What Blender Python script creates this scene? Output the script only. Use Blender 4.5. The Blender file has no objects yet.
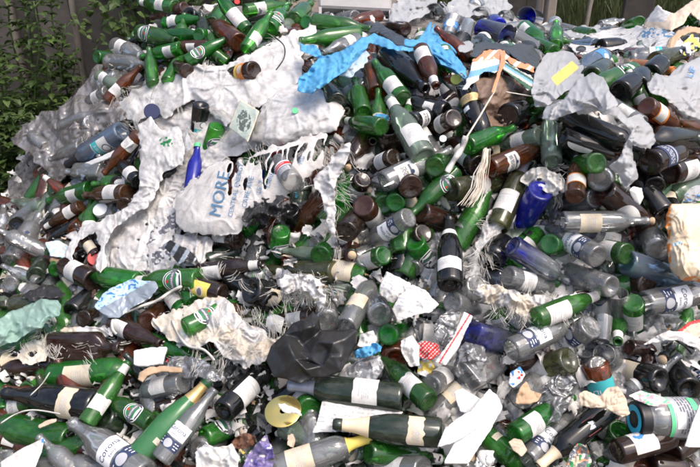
import bpy, math, random
import numpy as np
from mathutils import Vector, Matrix
random.seed(11); rng = np.random.default_rng(5)
SC = bpy.context.scene
COL = SC.collection
R = math.radians

# ------------------------------------------------------------------ camera
PITCH, FPX, CAMZ = R(25.0), 680.0, 1.35
cam_d = bpy.data.cameras.new('camera'); cam = bpy.data.objects.new('camera', cam_d); COL.objects.link(cam)
cam.location = (0, 0, CAMZ); cam.rotation_euler = (R(90) - PITCH, 0, 0)
cam_d.sensor_width = 36.0; cam_d.lens = FPX / 700 * 36.0
cam_d.clip_start = 0.05; cam_d.clip_end = 400
SC.camera = cam
# ------------------------------------------------------------------ light
SUN_EL, SUN_AZ = R(62), R(125)           # azimuth from +Y (ahead) clockwise: right, slightly behind the camera
w = bpy.data.worlds.new('World'); SC.world = w; w.use_nodes = True
nt = w.node_tree; bg = nt.nodes['Background']
sky = nt.nodes.new('ShaderNodeTexSky'); sky.sky_type = 'NISHITA'; sky.sun_disc = False
sky.sun_elevation = SUN_EL; sky.sun_rotation = SUN_AZ
sky.air_density = 1.0; sky.dust_density = 6.0; sky.ozone_density = 1.5
nt.links.new(sky.outputs[0], bg.inputs[0]); bg.inputs[1].default_value = 0.15
sun_d = bpy.data.lights.new('sun', 'SUN'); sun_d.energy = 0.8; sun_d.angle = R(26); sun_d.color = (1.0, 0.985, 0.97)
sun = bpy.data.objects.new('sun', sun_d); COL.objects.link(sun)
sd = Vector((math.sin(SUN_AZ) * math.cos(SUN_EL), math.cos(SUN_AZ) * math.cos(SUN_EL), math.sin(SUN_EL)))
sun.rotation_euler = (-sd).to_track_quat('-Z', 'Y').to_euler()
SC.view_settings.view_transform = 'Standard'; SC.view_settings.look = 'None'
SC.view_settings.gamma = 1; SC.view_settings.use_curve_mapping = False
SC.view_settings.exposure = 0.92
SC.render.engine = 'CYCLES'
cy = SC.cycles
cy.max_bounces = 8; cy.diffuse_bounces = 5; cy.glossy_bounces = 3; cy.transmission_bounces = 6
cy.transparent_max_bounces = 20; cy.use_denoising = True
cy.filter_width = 1.8; cy.caustics_reflective = False; cy.caustics_refractive = False

# ------------------------------------------------------------------ the shape of the heap: viewing depth at photo points
F_ = np.array((0, math.cos(PITCH), -math.sin(PITCH))); U_ = np.array((0, math.sin(PITCH), math.cos(PITCH))); X_ = np.array((1.0, 0, 0))
CP = np.array([
 (-150,560,1.75),(0,560,1.65),(350,560,1.5),(700,560,1.5),(860,560,1.55),
 (-150,467,2.0),(0,467,1.9),(175,467,1.75),(350,467,1.68),(525,467,1.68),(700,467,1.7),(860,467,1.75),
 (-150,400,2.15),(0,400,2.0),(175,400,1.85),(350,400,1.76),(525,400,1.73),(700,400,1.76),(860,400,1.8),
 (0,330,2.25),(175,330,2.02),(350,330,1.86),(525,330,1.81),(700,330,1.83),
 (-150,290,2.8),(0,270,2.55),(100,270,2.33),(200,270,2.1),(350,270,1.93),(525,270,1.89),(700,270,1.92),(860,270,1.95),
 (-150,230,3.1),(30,210,2.85),(100,210,2.55),(200,210,2.27),(350,210,2.02),(525,210,2.0),(700,210,2.05),
 (40,150,2.98),(100,150,2.72),(200,150,2.4),(350,150,2.12),(525,150,2.12),(700,150,2.2),(860,150,2.3),
 (70,100,2.95),(120,100,2.77),(200,100,2.52),(350,100,2.27),(525,100,2.25),(700,100,2.35),
 (130,60,2.87),(200,60,2.65),(300,60,2.5),(400,60,2.42),(525,60,2.5),(610,60,2.6),(700,60,2.6),(860,60,2.8),
 (150,30,2.95),(200,30,2.78),(300,30,2.66),(400,30,2.72),(470,30,2.95),(530,32,3.3),(600,38,3.5),(660,35,3.0),(720,30,3.0),
 (200,8,2.95),(300,8,3.0),(400,8,3.2),(480,10,3.7),(560,24,4.5),(610,24,4.7),(660,12,3.4),(720,8,3.3)], float)
def _phi(r2): return np.where(r2 > 1e-12, 0.5 * r2 * np.log(np.maximum(r2, 1e-12)), 0)
_c = CP[:, :2] / 200.0
_n = len(CP)
_A = np.zeros((_n + 3, _n + 3)); _A[:_n, :_n] = _phi(((_c[:, None] - _c[None]) ** 2).sum(-1)) + np.eye(_n) * 0.02
_A[:_n, _n] = 1; _A[:_n, _n + 1:] = _c; _A[_n, :_n] = 1; _A[_n + 1:, :_n] = _c.T
_w = np.linalg.solve(_A, np.concatenate([CP[:, 2], np.zeros(3)]))
def D(u, v):
    p = np.stack([np.asarray(u, float), np.asarray(v, float)], -1).reshape(-1, 2) / 200.0
    k = _phi(((p[:, None] - _c[None]) ** 2).sum(-1))
    return np.clip(k @ _w[:_n] + _w[_n] + p @ _w[_n + 1:], 1.35, 6.0)
def at(u, v, d):
    u = np.asarray(u, float).reshape(-1); v = np.asarray(v, float).reshape(-1); d = np.asarray(d, float).reshape(-1)
    return np.array((0, 0, CAMZ)) + d[:, None] * (F_ + ((u - 350) / FPX)[:, None] * X_ + ((233.5 - v) / FPX)[:, None] * U_)
LIFT = 0.028
def P(u, v, lay=0): return Vector(at(u, v, D(u, v) - LIFT * lay)[0])

# ------------------------------------------------------------------ numpy noise
def _h(ix, iy, s):
    n = (ix.astype(np.int64) * 374761393 + iy.astype(np.int64) * 668265263 + s * 974634777) & 0xffffffff
    n = ((n ^ (n >> 13)) * 1274126177) & 0xffffffff
    return ((n ^ (n >> 16)) & 0xffff) / 65535.0
def vn(x, y, s=0):
    ix = np.floor(x); iy = np.floor(y); fx = x - ix; fy = y - iy
    fx = fx * fx * (3 - 2 * fx); fy = fy * fy * (3 - 2 * fy)
    a = _h(ix, iy, s); b = _h(ix + 1, iy, s); c = _h(ix, iy + 1, s); d = _h(ix + 1, iy + 1, s)
    return (a * (1 - fx) + b * fx) * (1 - fy) + (c * (1 - fx) + d * fx) * fy
def facets(x, y, lam, s):
    """flat planes meeting in sharp creases, as in crumpled paper or stiff film"""
    r = np.random.default_rng(s); h = np.zeros_like(x)
    wx = x + lam * .3 * (vn(x / lam, y / lam, s + 1) - .5); wy = y + lam * .3 * (vn(x / lam, y / lam, s + 2) - .5)
    for k, (l, am) in enumerate(((1.35, 1.1), (.8, .6), (.45, .32), (.24, .12))):
        q = r.uniform(0, 6.28); p = (wx * math.cos(q) + wy * math.sin(q)) / (lam * l * r.uniform(1.0, 1.5)) + 40; o = (wy * math.cos(q) - wx * math.sin(q)) / (lam * l) + 40
        ix, iy = np.floor(p), np.floor(o); fx, fy = p - ix, o - iy; A = _h(ix, iy, s + k); B = _h(ix + 1, iy, s + k); C = _h(ix, iy + 1, s + k); E = _h(ix + 1, iy + 1, s + k)
        h += am * (np.where(fx > fy, A + (B - A) * fx + (E - B) * fy, A + (C - A) * fy + (E - C) * fx) - .5)
    return h * 1.5
def folds(x, y, pl, s):
    """creases running out from the points where a sheet is pinched"""
    r = np.random.default_rng(s + 7); h = np.zeros_like(x); n = len(pl)
    for k in range(4):
        j = int(r.integers(0, n)); ax, ay = pl[j]
        if k % 2: ax, ay = np.mean([p[0] for p in pl]) + r.normal(0, 12), np.mean([p[1] for p in pl]) + r.normal(0, 9)
        dx, dy = x - ax, y - ay; rr = np.hypot(dx, dy) + 1e-3; th = np.arctan2(dy, dx) + 1.1 * (vn(x / 16, y / 16, s + k) - .5)
        m = (7, 11, 9, 14)[k]; f = 1 - np.abs(np.sin(th * m / 2 + r.uniform(0, 6))); f = f ** 1.6 * np.clip(3 * vn(np.cos(th) * 3 + 9, np.sin(th) * 3 + 9, s + 60 + k) - .8, 0, 1)
        h += f * np.minimum(1, rr / 14) * np.exp(-rr / (38, 22, 30, 20)[k]) * (1.5, 1.0, 1.2, .9)[k]
    return h
def crumple(x, y, lam, s):
    r = np.random.default_rng(s); base = r.uniform(0, math.pi)
    wx = x + lam * .9 * (vn(x / lam, y / lam, s + 1) - .5); wy = y + lam * .9 * (vn(x / lam, y / lam, s + 2) - .5)
    h = np.zeros_like(x); tot = 0
    for k in range(8):
        a = base + r.normal(0, .42) if k % 2 == 0 else r.uniform(0, math.pi); l = lam * (1.7, 1.2, .95, .75, .5, .45, .27, .3)[k]; am = (1, .7, .8, .45, .42, .26, .2, .16)[k]
        t = (wx * math.cos(a) + wy * math.sin(a)) / l + r.uniform(0, 9)
        g = np.abs((t % 1) - .5) * 2; g = g ** 1.35
        h += am * (g - .45) * np.clip(2.6 * vn(x / (lam * 1.3), y / (lam * 1.3), s + 10 + k) - .55, 0, 1.6); tot += am
    return h / tot * 3.4
# ------------------------------------------------------------------ materials
MATS = {}
def nodes_of(name):
    m = bpy.data.materials.new(name); m.use_nodes = True; m.node_tree.nodes.clear()
    n = m.node_tree; out = n.nodes.new('ShaderNodeOutputMaterial')
    return m, n, out
def N(n, t, **kw):
    x = n.nodes.new(t)
    for k, v in kw.items():
        if k.startswith('i_'):
            x.inputs[k[2:].replace('_', ' ')].default_value = v
        else: setattr(x, k, v)
    return x
def c4(c): return (c[0], c[1], c[2], 1)
def noise(n, scale, detail=3, rough=.6):
    tc = N(n, 'ShaderNodeTexCoord'); t = N(n, 'ShaderNodeTexNoise'); t.inputs['Scale'].default_value = scale
    t.inputs['Detail'].default_value = detail; t.inputs['Roughness'].default_value = rough
    n.links.new(tc.outputs['Object'], t.inputs['Vector']); return t
def ramp(n, src, stops):
    r = N(n, 'ShaderNodeValToRGB'); e = r.color_ramp.elements
    e[0].position, e[0].color = stops[0][0], c4(stops[0][1]); e[1].position, e[1].color = stops[-1][0], c4(stops[-1][1])
    for p, c in stops[1:-1]:
        q = e.new(p); q.color = c4(c)
    n.links.new(src, r.inputs[0]); return r
def glass(key, tint, edge, body, solid, dust=.12, rough=.05, dustc=(.50, .48, .45), glow=.5, ior=1.62, grad=None, ripple=.10, vary=False):
    """thin bottle glass: tinted see-through, deeper tint where the wall is seen edge-on, light scattered inside, film of dust"""
    m, n, out = nodes_of('glass_' + key); L = n.links.new
    lw = N(n, 'ShaderNodeLayerWeight'); lw.inputs[0].default_value = .5
    r = ramp(n, lw.outputs['Facing'], [(0.0, tint), (.6, tuple(.7 * p + .3 * q for p, q in zip(tint, edge))), (.97, edge)])
    tr = N(n, 'ShaderNodeBsdfTransparent')
    if grad:      # glass coloured at the foot, fading to clear towards the shoulder
        tg_ = N(n, 'ShaderNodeTexCoord'); sx = N(n, 'ShaderNodeSeparateXYZ'); L(tg_.outputs['Object'], sx.inputs[0])
        gr = ramp(n, sx.outputs[2], [(.03, (1, 1, 1)), (.13, (0, 0, 0))]); mx = N(n, 'ShaderNodeMixRGB'); L(gr.outputs[0], mx.inputs[0]); L(r.outputs[0], mx.inputs[1]); mx.inputs[2].default_value = c4(grad); L(mx.outputs[0], tr.inputs[0])
    else: L(r.outputs[0], tr.inputs[0])
    df0 = N(n, 'ShaderNodeBsdfDiffuse'); df0.inputs[0].default_value = c4(body)
    tl = N(n, 'ShaderNodeBsdfTranslucent'); tl.inputs[0].default_value = c4(tuple(min(.9, q * 1.6) for q in body))
    if grad:
        mb_ = N(n, 'ShaderNodeMixRGB'); L(gr.outputs[0], mb_.inputs[0]); mb_.inputs[1].default_value = c4(body); mb_.inputs[2].default_value = c4(tuple(q * .5 for q in grad)); L(mb_.outputs[0], df0.inputs[0]); L(mb_.outputs[0], tl.inputs[0])
    m0 = N(n, 'ShaderNodeMixShader'); m0.inputs[0].default_value = glow; L(df0.outputs[0], m0.inputs[1]); L(tl.outputs[0], m0.inputs[2])
    m1 = N(n, 'ShaderNodeMixShader'); m1.inputs[0].default_value = solid; L(tr.outputs[0], m1.inputs[1]); L(m0.outputs[0], m1.inputs[2])
    oi = N(n, 'ShaderNodeObjectInfo')
    for src in ([tr, df0, tl] if vary else []):
        hs = N(n, 'ShaderNodeHueSaturation'); ma = N(n, 'ShaderNodeMapRange'); ma.inputs['To Min'].default_value = .66; ma.inputs['To Max'].default_value = 1.22; L(oi.outputs['Random'], ma.inputs[0]); L(ma.outputs[0], hs.inputs['Value'])
        mh = N(n, 'ShaderNodeMath'); mh.operation = 'MULTIPLY'; mh.inputs[1].default_value = 7.31; L(oi.outputs['Random'], mh.inputs[0]); mf = N(n, 'ShaderNodeMath'); mf.operation = 'FRACT'; L(mh.outputs[0], mf.inputs[0])
        m5 = N(n, 'ShaderNodeMapRange'); m5.inputs['To Min'].default_value = .488; m5.inputs['To Max'].default_value = .515; L(mf.outputs[0], m5.inputs[0]); L(m5.outputs[0], hs.inputs['Hue'])
        m6 = N(n, 'ShaderNodeMapRange'); m6.inputs['To Min'].default_value = 1.0; m6.inputs['To Max'].default_value = 1.18; L(mf.outputs[0], m6.inputs[0]); L(m6.outputs[0], hs.inputs['Saturation'])
        if src.inputs[0].is_linked: L(src.inputs[0].links[0].from_socket, hs.inputs['Color'])
        else: hs.inputs['Color'].default_value = src.inputs[0].default_value
        L(hs.outputs[0], src.inputs[0])
    tc = N(n, 'ShaderNodeTexCoord'); va = N(n, 'ShaderNodeVectorMath'); va.operation = 'MULTIPLY_ADD'
    va.inputs[1].default_value = (1, 1, .55); L(tc.outputs['Object'], va.inputs[0]); L(oi.outputs['Location'], va.inputs[2])
    tz = N(n, 'ShaderNodeTexNoise'); tz.inputs['Scale'].default_value = 34; tz.inputs['Detail'].default_value = 6; tz.inputs['Roughness'].default_value = .75; L(va.outputs[0], tz.inputs['Vector'])
    du = ramp(n, tz.outputs[0], [(.44, (dust * .25,) * 3), (.80, (dust * 2.8,) * 3)])
    df = N(n, 'ShaderNodeBsdfDiffuse'); df.inputs[0].default_value = c4(dustc)
    m2 = N(n, 'ShaderNodeMixShader'); L(du.outputs[0], m2.inputs[0]); L(m1.outputs[0], m2.inputs[1]); L(df.outputs[0], m2.inputs[2])
    fr = N(n, 'ShaderNodeFresnel'); fr.inputs[0].default_value = ior
    gl = N(n, 'ShaderNodeBsdfGlossy'); gl.inputs['Roughness'].default_value = rough
    mp = N(n, 'ShaderNodeMapping'); mp.inputs['Scale'].default_value = (75, 75, 9); L(va.outputs[0], mp.inputs[0])      # uneven glass: ripples drawn along the bottle
    tw = N(n, 'ShaderNodeTexNoise'); tw.inputs['Scale'].default_value = 1; tw.inputs['Detail'].default_value = 1; L(mp.outputs[0], tw.inputs['Vector'])
    bp = N(n, 'ShaderNodeBump'); bp.inputs['Strength'].default_value = ripple; bp.inputs['Distance'].default_value = .01; L(tw.outputs[0], bp.inputs['Height']); L(bp.outputs[0], gl.inputs['Normal'])
    m3 = N(n, 'ShaderNodeMixShader'); L(fr.outputs[0], m3.inputs[0]); L(m2.outputs[0], m3.inputs[1]); L(gl.outputs[0], m3.inputs[2])
    L(m3.outputs[0], out.inputs[0]); MATS[key] = m; return m
glass('g', (.40, .84, .30), (.02, .17, .03), (.050, .36, .040), .40, .035, vary=True)
glass('dg', (.24, .38, .13), (.010, .04, .012), (.016, .045, .018), .58, .045)
glass('ol', (.46, .48, .16), (.05, .06, .012), (.10, .11, .02), .38, .06)
glass('k', (.05, .05, .045), (.004, .005, .005), (.006, .007, .008), .8, .022)
glass('br', (.72, .28, .06), (.09, .022, .008), (.26, .078, .016), .36, .032, vary=True)
glass('db', (.40, .13, .04), (.026, .009, .005), (.055, .020, .009), .52, .032, vary=True)
glass('cl', (.98, .985, .985), (.78, .80, .80), (.93, .95, .95), .24, .055, glow=.6, ior=1.9, ripple=.22)
glass('bc', (.86, .90, .94), (.40, .44, .52), (.60, .64, .70), .22, .05, grad=(.05, .10, .85))
glass('bl', (.10, .16, .92), (.010, .016, .34), (.030, .045, .66), .5, .02)
glass('pb', (.58, .74, .94), (.14, .24, .42), (.36, .50, .72), .28, .05)
glass('tg', (.06, .2, .07), (.01, .06, .02), (.035, .17, .05), .93, .035, .2, glow=.1)
glass('cg', (.76, .92, .76), (.26, .42, .28), (.56, .76, .56), .26, .06)
glass('or', (.6, .25, .06), (.3, .1, .02), (.65, .24, .05), .9, .04)
def wrinkle(n, normal, strength, scale=15):
    """fine sharp creases of woven plastic and film"""
    tc = N(n, 'ShaderNodeTexCoord'); t = N(n, 'ShaderNodeTexNoise'); t.noise_type = 'RIDGED_MULTIFRACTAL'; t.inputs['Scale'].default_value = scale; t.inputs['Detail'].default_value = 3; t.inputs['Distortion'].default_value = 1.2
    mp = N(n, 'ShaderNodeMapping'); mp.inputs['Scale'].default_value = (1.0, 1.0, .45); mp.inputs['Rotation'].default_value = (.2, .6, .3); n.links.new(tc.outputs['Object'], mp.inputs[0]); n.links.new(mp.outputs[0], t.inputs['Vector'])
    b = N(n, 'ShaderNodeBump'); b.inputs['Strength'].default_value = strength; b.inputs['Distance'].default_value = .012; n.links.new(t.outputs[0], b.inputs['Height'])
    if normal is not None: n.links.new(normal, b.inputs['Normal'])
    return b.outputs[0]
def plain(key, col, rough=.7, col2=None, scale=14, spec=.4, bump=0, metal=0, det=4, weave=0):
    m, n, out = nodes_of(key); L = n.links.new
    pb = N(n, 'ShaderNodeBsdfPrincipled'); pb.inputs['Roughness'].default_value = rough
    pb.inputs['Specular IOR Level'].default_value = spec; pb.inputs['Metallic'].default_value = metal
    if col2:
        t = noise(n, scale, det, .65); r = ramp(n, t.outputs[0], [(.32, col), (.68, col2)]); L(r.outputs[0], pb.inputs['Base Color'])
        if bump:
            b = N(n, 'ShaderNodeBump'); b.inputs['Strength'].default_value = bump; b.inputs['Distance'].default_value = .01
            L(t.outputs[0], b.inputs['Height']); L(b.outputs[0], pb.inputs['Normal'])
            if weave:      # drawn threads: noise stretched along one direction
                tc = N(n, 'ShaderNodeTexCoord'); mp = N(n, 'ShaderNodeMapping'); mp.inputs['Scale'].default_value = (40, 90, 420); mp.inputs['Rotation'].default_value = (.3, .5, .4); L(tc.outputs['Object'], mp.inputs[0])
                t2 = N(n, 'ShaderNodeTexNoise'); t2.inputs['Scale'].default_value = 1; t2.inputs['Detail'].default_value = 3; L(mp.outputs[0], t2.inputs['Vector'])
                b2 = N(n, 'ShaderNodeBump'); b2.inputs['Strength'].default_value = weave; b2.inputs['Distance'].default_value = .006; L(t2.outputs[0], b2.inputs['Height']); L(b.outputs[0], b2.inputs['Normal']); L(wrinkle(n, b2.outputs[0], .55), pb.inputs['Normal'])
    else: pb.inputs['Base Color'].default_value = c4(col)
    L(pb.outputs[0], out.inputs[0]); MATS[key] = m; return m
def film(key, col, col2, see=.35, trans=.4, rough=.3, scale=9):
    """plastic film: diffuse + translucent + see-through + sheen"""
    m, n, out = nodes_of(key); L = n.links.new
    t = noise(n, scale, 4, .65); r = ramp(n, t.outputs[0], [(.3, col), (.7, col2)])
    pb = N(n, 'ShaderNodeBsdfPrincipled'); pb.inputs['Roughness'].default_value = rough; L(r.outputs[0], pb.inputs['Base Color'])
    wr = wrinkle(n, None, .45, 17); L(wr, pb.inputs['Normal'])
    tl = N(n, 'ShaderNodeBsdfTranslucent'); L(r.outputs[0], tl.inputs[0])
    m1 = N(n, 'ShaderNodeMixShader'); m1.inputs[0].default_value = trans; L(pb.outputs[0], m1.inputs[1]); L(tl.outputs[0], m1.inputs[2])
    tr = N(n, 'ShaderNodeBsdfTransparent')
    m2 = N(n, 'ShaderNodeMixShader'); m2.inputs[0].default_value = see; L(m1.outputs[0], m2.inputs[1]); L(tr.outputs[0], m2.inputs[2])
    if see > .4:      # thin clear film: sky glints on its creases
        fr = N(n, 'ShaderNodeFresnel'); fr.inputs[0].default_value = 1.7; L(wr, fr.inputs['Normal']); gl = N(n, 'ShaderNodeBsdfGlossy'); gl.inputs['Roughness'].default_value = .1; L(wr, gl.inputs['Normal'])
        m3 = N(n, 'ShaderNodeMixShader'); L(fr.outputs[0], m3.inputs[0]); L(m2.outputs[0], m3.inputs[1]); L(gl.outputs[0], m3.inputs[2]); m2 = m3
    L(m2.outputs[0], out.inputs[0]); MATS[key] = m; return m
plain('paper', (.74, .73, .71), .75, (.50, .475, .43), 17, det=7)
plain('cream', (.66, .58, .44), .75, (.54, .45, .32), 30)
plain('ink', (.12, .12, .14), .8); plain('greyink', (.42, .42, .44), .8); plain('navy', (.03, .045, .10), .6)
plain('whiteink', (.80, .80, .80), .7); plain('red', (.55, .03, .03), .55); plain('teal', (.05, .40, .42), .6)
plain('blueink', (.06, .22, .50), .7); plain('green_ink', (.02, .20, .06), .6); plain('brightgreen', (.12, .55, .25), .5)
plain('yellow', (.75, .60, .12), .6, (.65, .5, .12), 20); plain('orange', (.72, .25, .05), .6, (.6, .2, .05), 20)
plain('gold', (.72, .50, .20), .35, (.6, .42, .2), 40, metal=.6); plain('maroon', (.30, .07, .06), .6)
plain('grey_foil', (.22, .24, .30), .4, (.3, .32, .38), 30, metal=.3); plain('white_foil', (.75, .74, .72), .45, (.6, .6, .58), 40)
plain('cream_foil', (.70, .55, .36), .4, (.78, .66, .48), 40); plain('black_foil', (.012, .012, .014), .35)
plain('brown_foil', (.30, .19, .10), .45, (.38, .26, .16), 40); plain('cork', (.62, .46, .30), .8, (.5, .36, .22), 90)
plain('red_cap', (.50, .03, .03), .35); plain('navy_cap', (.012, .018, .07), .4); plain('white_cap', (.75, .75, .75), .4)
plain('cyan', (.05, .55, .75), .4); plain('black_cap', (.012, .012, .014), .4); plain('lime', (.42, .45, .10), .5)
plain('sack_white', (.66, .645, .63), .8, (.38, .36, .34), 22, bump=.45, det=8, weave=.16); plain('sack_grey', (.64, .61, .58), .8, (.46, .43, .40), 26, bump=.45, det=8, weave=.16)
plain('sack_cream', (.70, .64, .55), .8, (.50, .43, .34), 22, bump=.45, det=8, weave=.16); plain('sack_blueprint', (.09, .20, .33), .8)
plain('pillow_cream', (.72, .62, .47), .85, (.64, .50, .34), 8, bump=.2)
plain('fibre', (.70, .67, .61), .85, (.55, .51, .45), 12)
film('film_white', (.74, .74, .745), (.64, .64, .65), .2, .5, .4)
film('film_clear', (.93, .93, .93), (.86, .86, .87), .76, .4, .06)
film('film_dirty', (.60, .56, .54), (.42, .38, .36), .46, .35, .2, 20)
film('film_beige', (.50, .36, .27), (.34, .23, .17), .2, .35)
film('film_mint', (.50, .68, .60), (.42, .60, .53), .15, .4)
film('film_blue', (.09, .42, .72), (.20, .56, .80), .0, .4, .4, 26)
film('film_paleblue', (.66, .76, .80), (.56, .66, .72), .05, .35)
film('film_black', (.020, .019, .020), (.045, .043, .043), .0, .1, .33)
film('film_darkgrey', (.020, .0195, .0195), (.038, .037, .037), .0, .12, .3)
plain('foilbag', (.30, .34, .38), .35, (.42, .46, .50), 14, metal=.35); plain('skyblue', (.42, .60, .72), .5, (.55, .68, .76), 20)
plain('foam', (.68, .68, .67), .8, (.60, .59, .57), 30, bump=.1)
plain('card', (.52, .36, .23), .85, (.42, .28, .17), 20); plain('card_beige', (.62, .50, .39), .85, (.54, .42, .31), 15)
plain('brown_lump', (.14, .06, .035), .9, (.22, .11, .07), 40, bump=.5)
plain('stripe_blue', (.16, .34, .50), .75); plain('stripe_green', (.05, .11, .07), .75); plain('stripe_orange', (.62, .24, .12), .75)
plain('stripe_pale', (.58, .60, .60), .75); plain('purple', (.10, .08, .28), .35, (.36, .30, .42), 45); plain('pink', (.7, .3, .35), .6)
plain('grey_plastic', (.25, .24, .235), .5, (.32, .305, .30), 12); plain('dark', (.02, .018, .016), .8)
plain('gold_disc', (.85, .62, .16), .18, (.75, .62, .25), 30, metal=.9)
plain('noteink', (.10, .12, .11), .8); plain('notepaper', (.34, .40, .36), .8, (.44, .48, .42), 30)
plain('rubble', (.06, .052, .046), .95, (.26, .24, .22), 40, bump=.6, det=7)
plain('earth', (.12, .09, .065), .95, (.20, .16, .12), 3, bump=.4)
plain('wall_brown', (.078, .069, .063), .95, (.135, .121, .112), 9, bump=.6, det=7); plain('wall_grey', (.085, .074, .066), .95, (.15, .132, .122), 7, bump=.6, det=7)  # wall tones lowered so the colour itself carries the shade there
plain('wood', (.20, .16, .13), .9, (.29, .25, .21), 8, bump=.3); plain('dark_wood', (.03, .026, .024), .9, (.06, .05, .045), 8)
def leafmat(key, a, b):
    m, n, out = nodes_of(key); L = n.links.new
    t = noise(n, 7, 3); r = ramp(n, t.outputs[0], [(.35, a), (.65, b)])
    pb = N(n, 'ShaderNodeBsdfPrincipled'); pb.inputs['Roughness'].default_value = .55; L(r.outputs[0], pb.inputs['Base Color'])
    tl = N(n, 'ShaderNodeBsdfTranslucent'); L(r.outputs[0], tl.inputs[0])
    m1 = N(n, 'ShaderNodeMixShader'); m1.inputs[0].default_value = .3; L(pb.outputs[0], m1.inputs[1]); L(tl.outputs[0], m1.inputs[2])
    L(m1.outputs[0], out.inputs[0]); MATS[key] = m
leafmat('leaf', (.036, .066, .013), (.060, .105, .022)); leafmat('leaf_light', (.065, .11, .024), (.10, .155, .034))  # leaf greens kept low, the shade along the wall put into the colour
leafmat('stem', (.07, .12, .03), (.10, .15, .045)); leafmat('grass', (.035, .05, .015), (.08, .095, .03))

# ------------------------------------------------------------------ mesh builder
class MB:
    def __init__(s): s.v = []; s.f = []; s.m = []
    def add(s, vs, fs, mi=0):
        o = len(s.v); s.v += [tuple(map(float, p)) for p in vs]; s.f += [tuple(i + o for i in f) for f in fs]; s.m += [mi] * len(fs)
    def mesh(s, name, mats, smooth=True):
        me = bpy.data.meshes.new(name); me.from_pydata(s.v, [], s.f)
        for k in mats: me.materials.append(MATS[k])
        me.polygons.foreach_set('material_index', s.m)
        me.polygons.foreach_set('use_smooth', [smooth] * len(s.f)); me.update(); return me
    def build(s, name, mats, parent=None, smooth=True): return link(name, s.mesh(name, mats, smooth), parent)
    def box(s, c, sx, sy, sz, mi=0, M=None):
        vs = [(c[0] + a * sx / 2, c[1] + b * sy / 2, c[2] + d * sz / 2) for a in (-1, 1) for b in (-1, 1) for d in (-1, 1)]
        if M: vs = [M @ Vector(p) for p in vs]
        s.add(vs, [(0, 1, 3, 2), (4, 6, 7, 5), (0, 4, 5, 1), (2, 3, 7, 6), (0, 2, 6, 4), (1, 5, 7, 3)], mi)
    def tube(s, pts, rad, seg=6, mi=0):
        pts = [Vector(p) for p in pts]; n = len(pts); rs = rad if isinstance(rad, (list, tuple)) else [rad] * n; vs = []; fs = []
        for i, p in enumerate(pts):
            t = (pts[min(i + 1, n - 1)] - pts[max(i - 1, 0)]).normalized()
            a = t.orthogonal().normalized() if i == 0 else (a - t * a.dot(t)).normalized()
            b = t.cross(a)
            for k in range(seg):
                q = 2 * math.pi * k / seg; vs.append(p + (a * math.cos(q) + b * math.sin(q)) * rs[i])
        for i in range(n - 1):
            for k in range(seg):
                fs.append((i * seg + k, i * seg + (k + 1) % seg, (i + 1) * seg + (k + 1) % seg, (i + 1) * seg + k))
        fs.append(tuple(range(seg))[::-1]); fs.append(tuple((n - 1) * seg + k for k in range(seg)))
        s.add(vs, fs, mi)
def link(name, me, parent=None):
    o = bpy.data.objects.new(name, me); COL.objects.link(o)
    if parent: o.parent = parent
    return o
def tag(o, label=None, cat=None, group=None, kind=None):
    if label: o['label'] = label
    if cat: o['category'] = cat
    if group: o['group'] = group
    if kind: o['kind'] = kind
    return o
def lathe(mb, prof, seg=22, mi=0, shape=None):
    vs = []; fs = []; idx = []
    for r, z in prof:
        if r <= 1e-6: idx.append([len(vs)]); vs.append((0, 0, z)); continue
        ring = []
        for k in range(seg):
            a = 2 * math.pi * k / seg; x, y = math.cos(a), math.sin(a)
            if shape == 'flat' and r > .02:
                e = .45; x = math.copysign(abs(x) ** e, x) * .55; y = math.copysign(abs(y) ** e, y) * 1.12
            if shape == 'square' and r > .02:
                e = .42; x = math.copysign(abs(x) ** e, x) * .88; y = math.copysign(abs(y) ** e, y) * .88
            ring.append(len(vs)); vs.append((r * x, r * y, z))
        idx.append(ring)
    for a, b in zip(idx, idx[1:]):
        n = max(len(a), len(b))
        if n == 1: continue
        for k in range(n):
            k2 = (k + 1) % n
            if len(a) == 1: fs.append((a[0], b[k], b[k2])[::-1])
            elif len(b) == 1: fs.append((a[k], a[k2], b[0]))
            else: fs.append((a[k], a[k2], b[k2], b[k]))
    mb.add(vs, fs, mi)
_tc = {}
def text_geo(s, size):
    if (s, size) not in _tc:
        cu = bpy.data.curves.new('t', 'FONT'); cu.body = s; cu.size = size; cu.align_x = 'CENTER'; cu.align_y = 'CENTER'; cu.resolution_u = 3
        o = bpy.data.objects.new('t', cu); COL.objects.link(o); bpy.context.view_layer.update()
        me = bpy.data.meshes.new_from_object(o.evaluated_get(bpy.context.evaluated_depsgraph_get()))
        _tc[(s, size)] = ([tuple(x.co) for x in me.vertices], [tuple(p.vertices) for p in me.polygons])
        bpy.data.objects.remove(o); bpy.data.curves.remove(cu); bpy.data.meshes.remove(me)
    return _tc[(s, size)]
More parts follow.
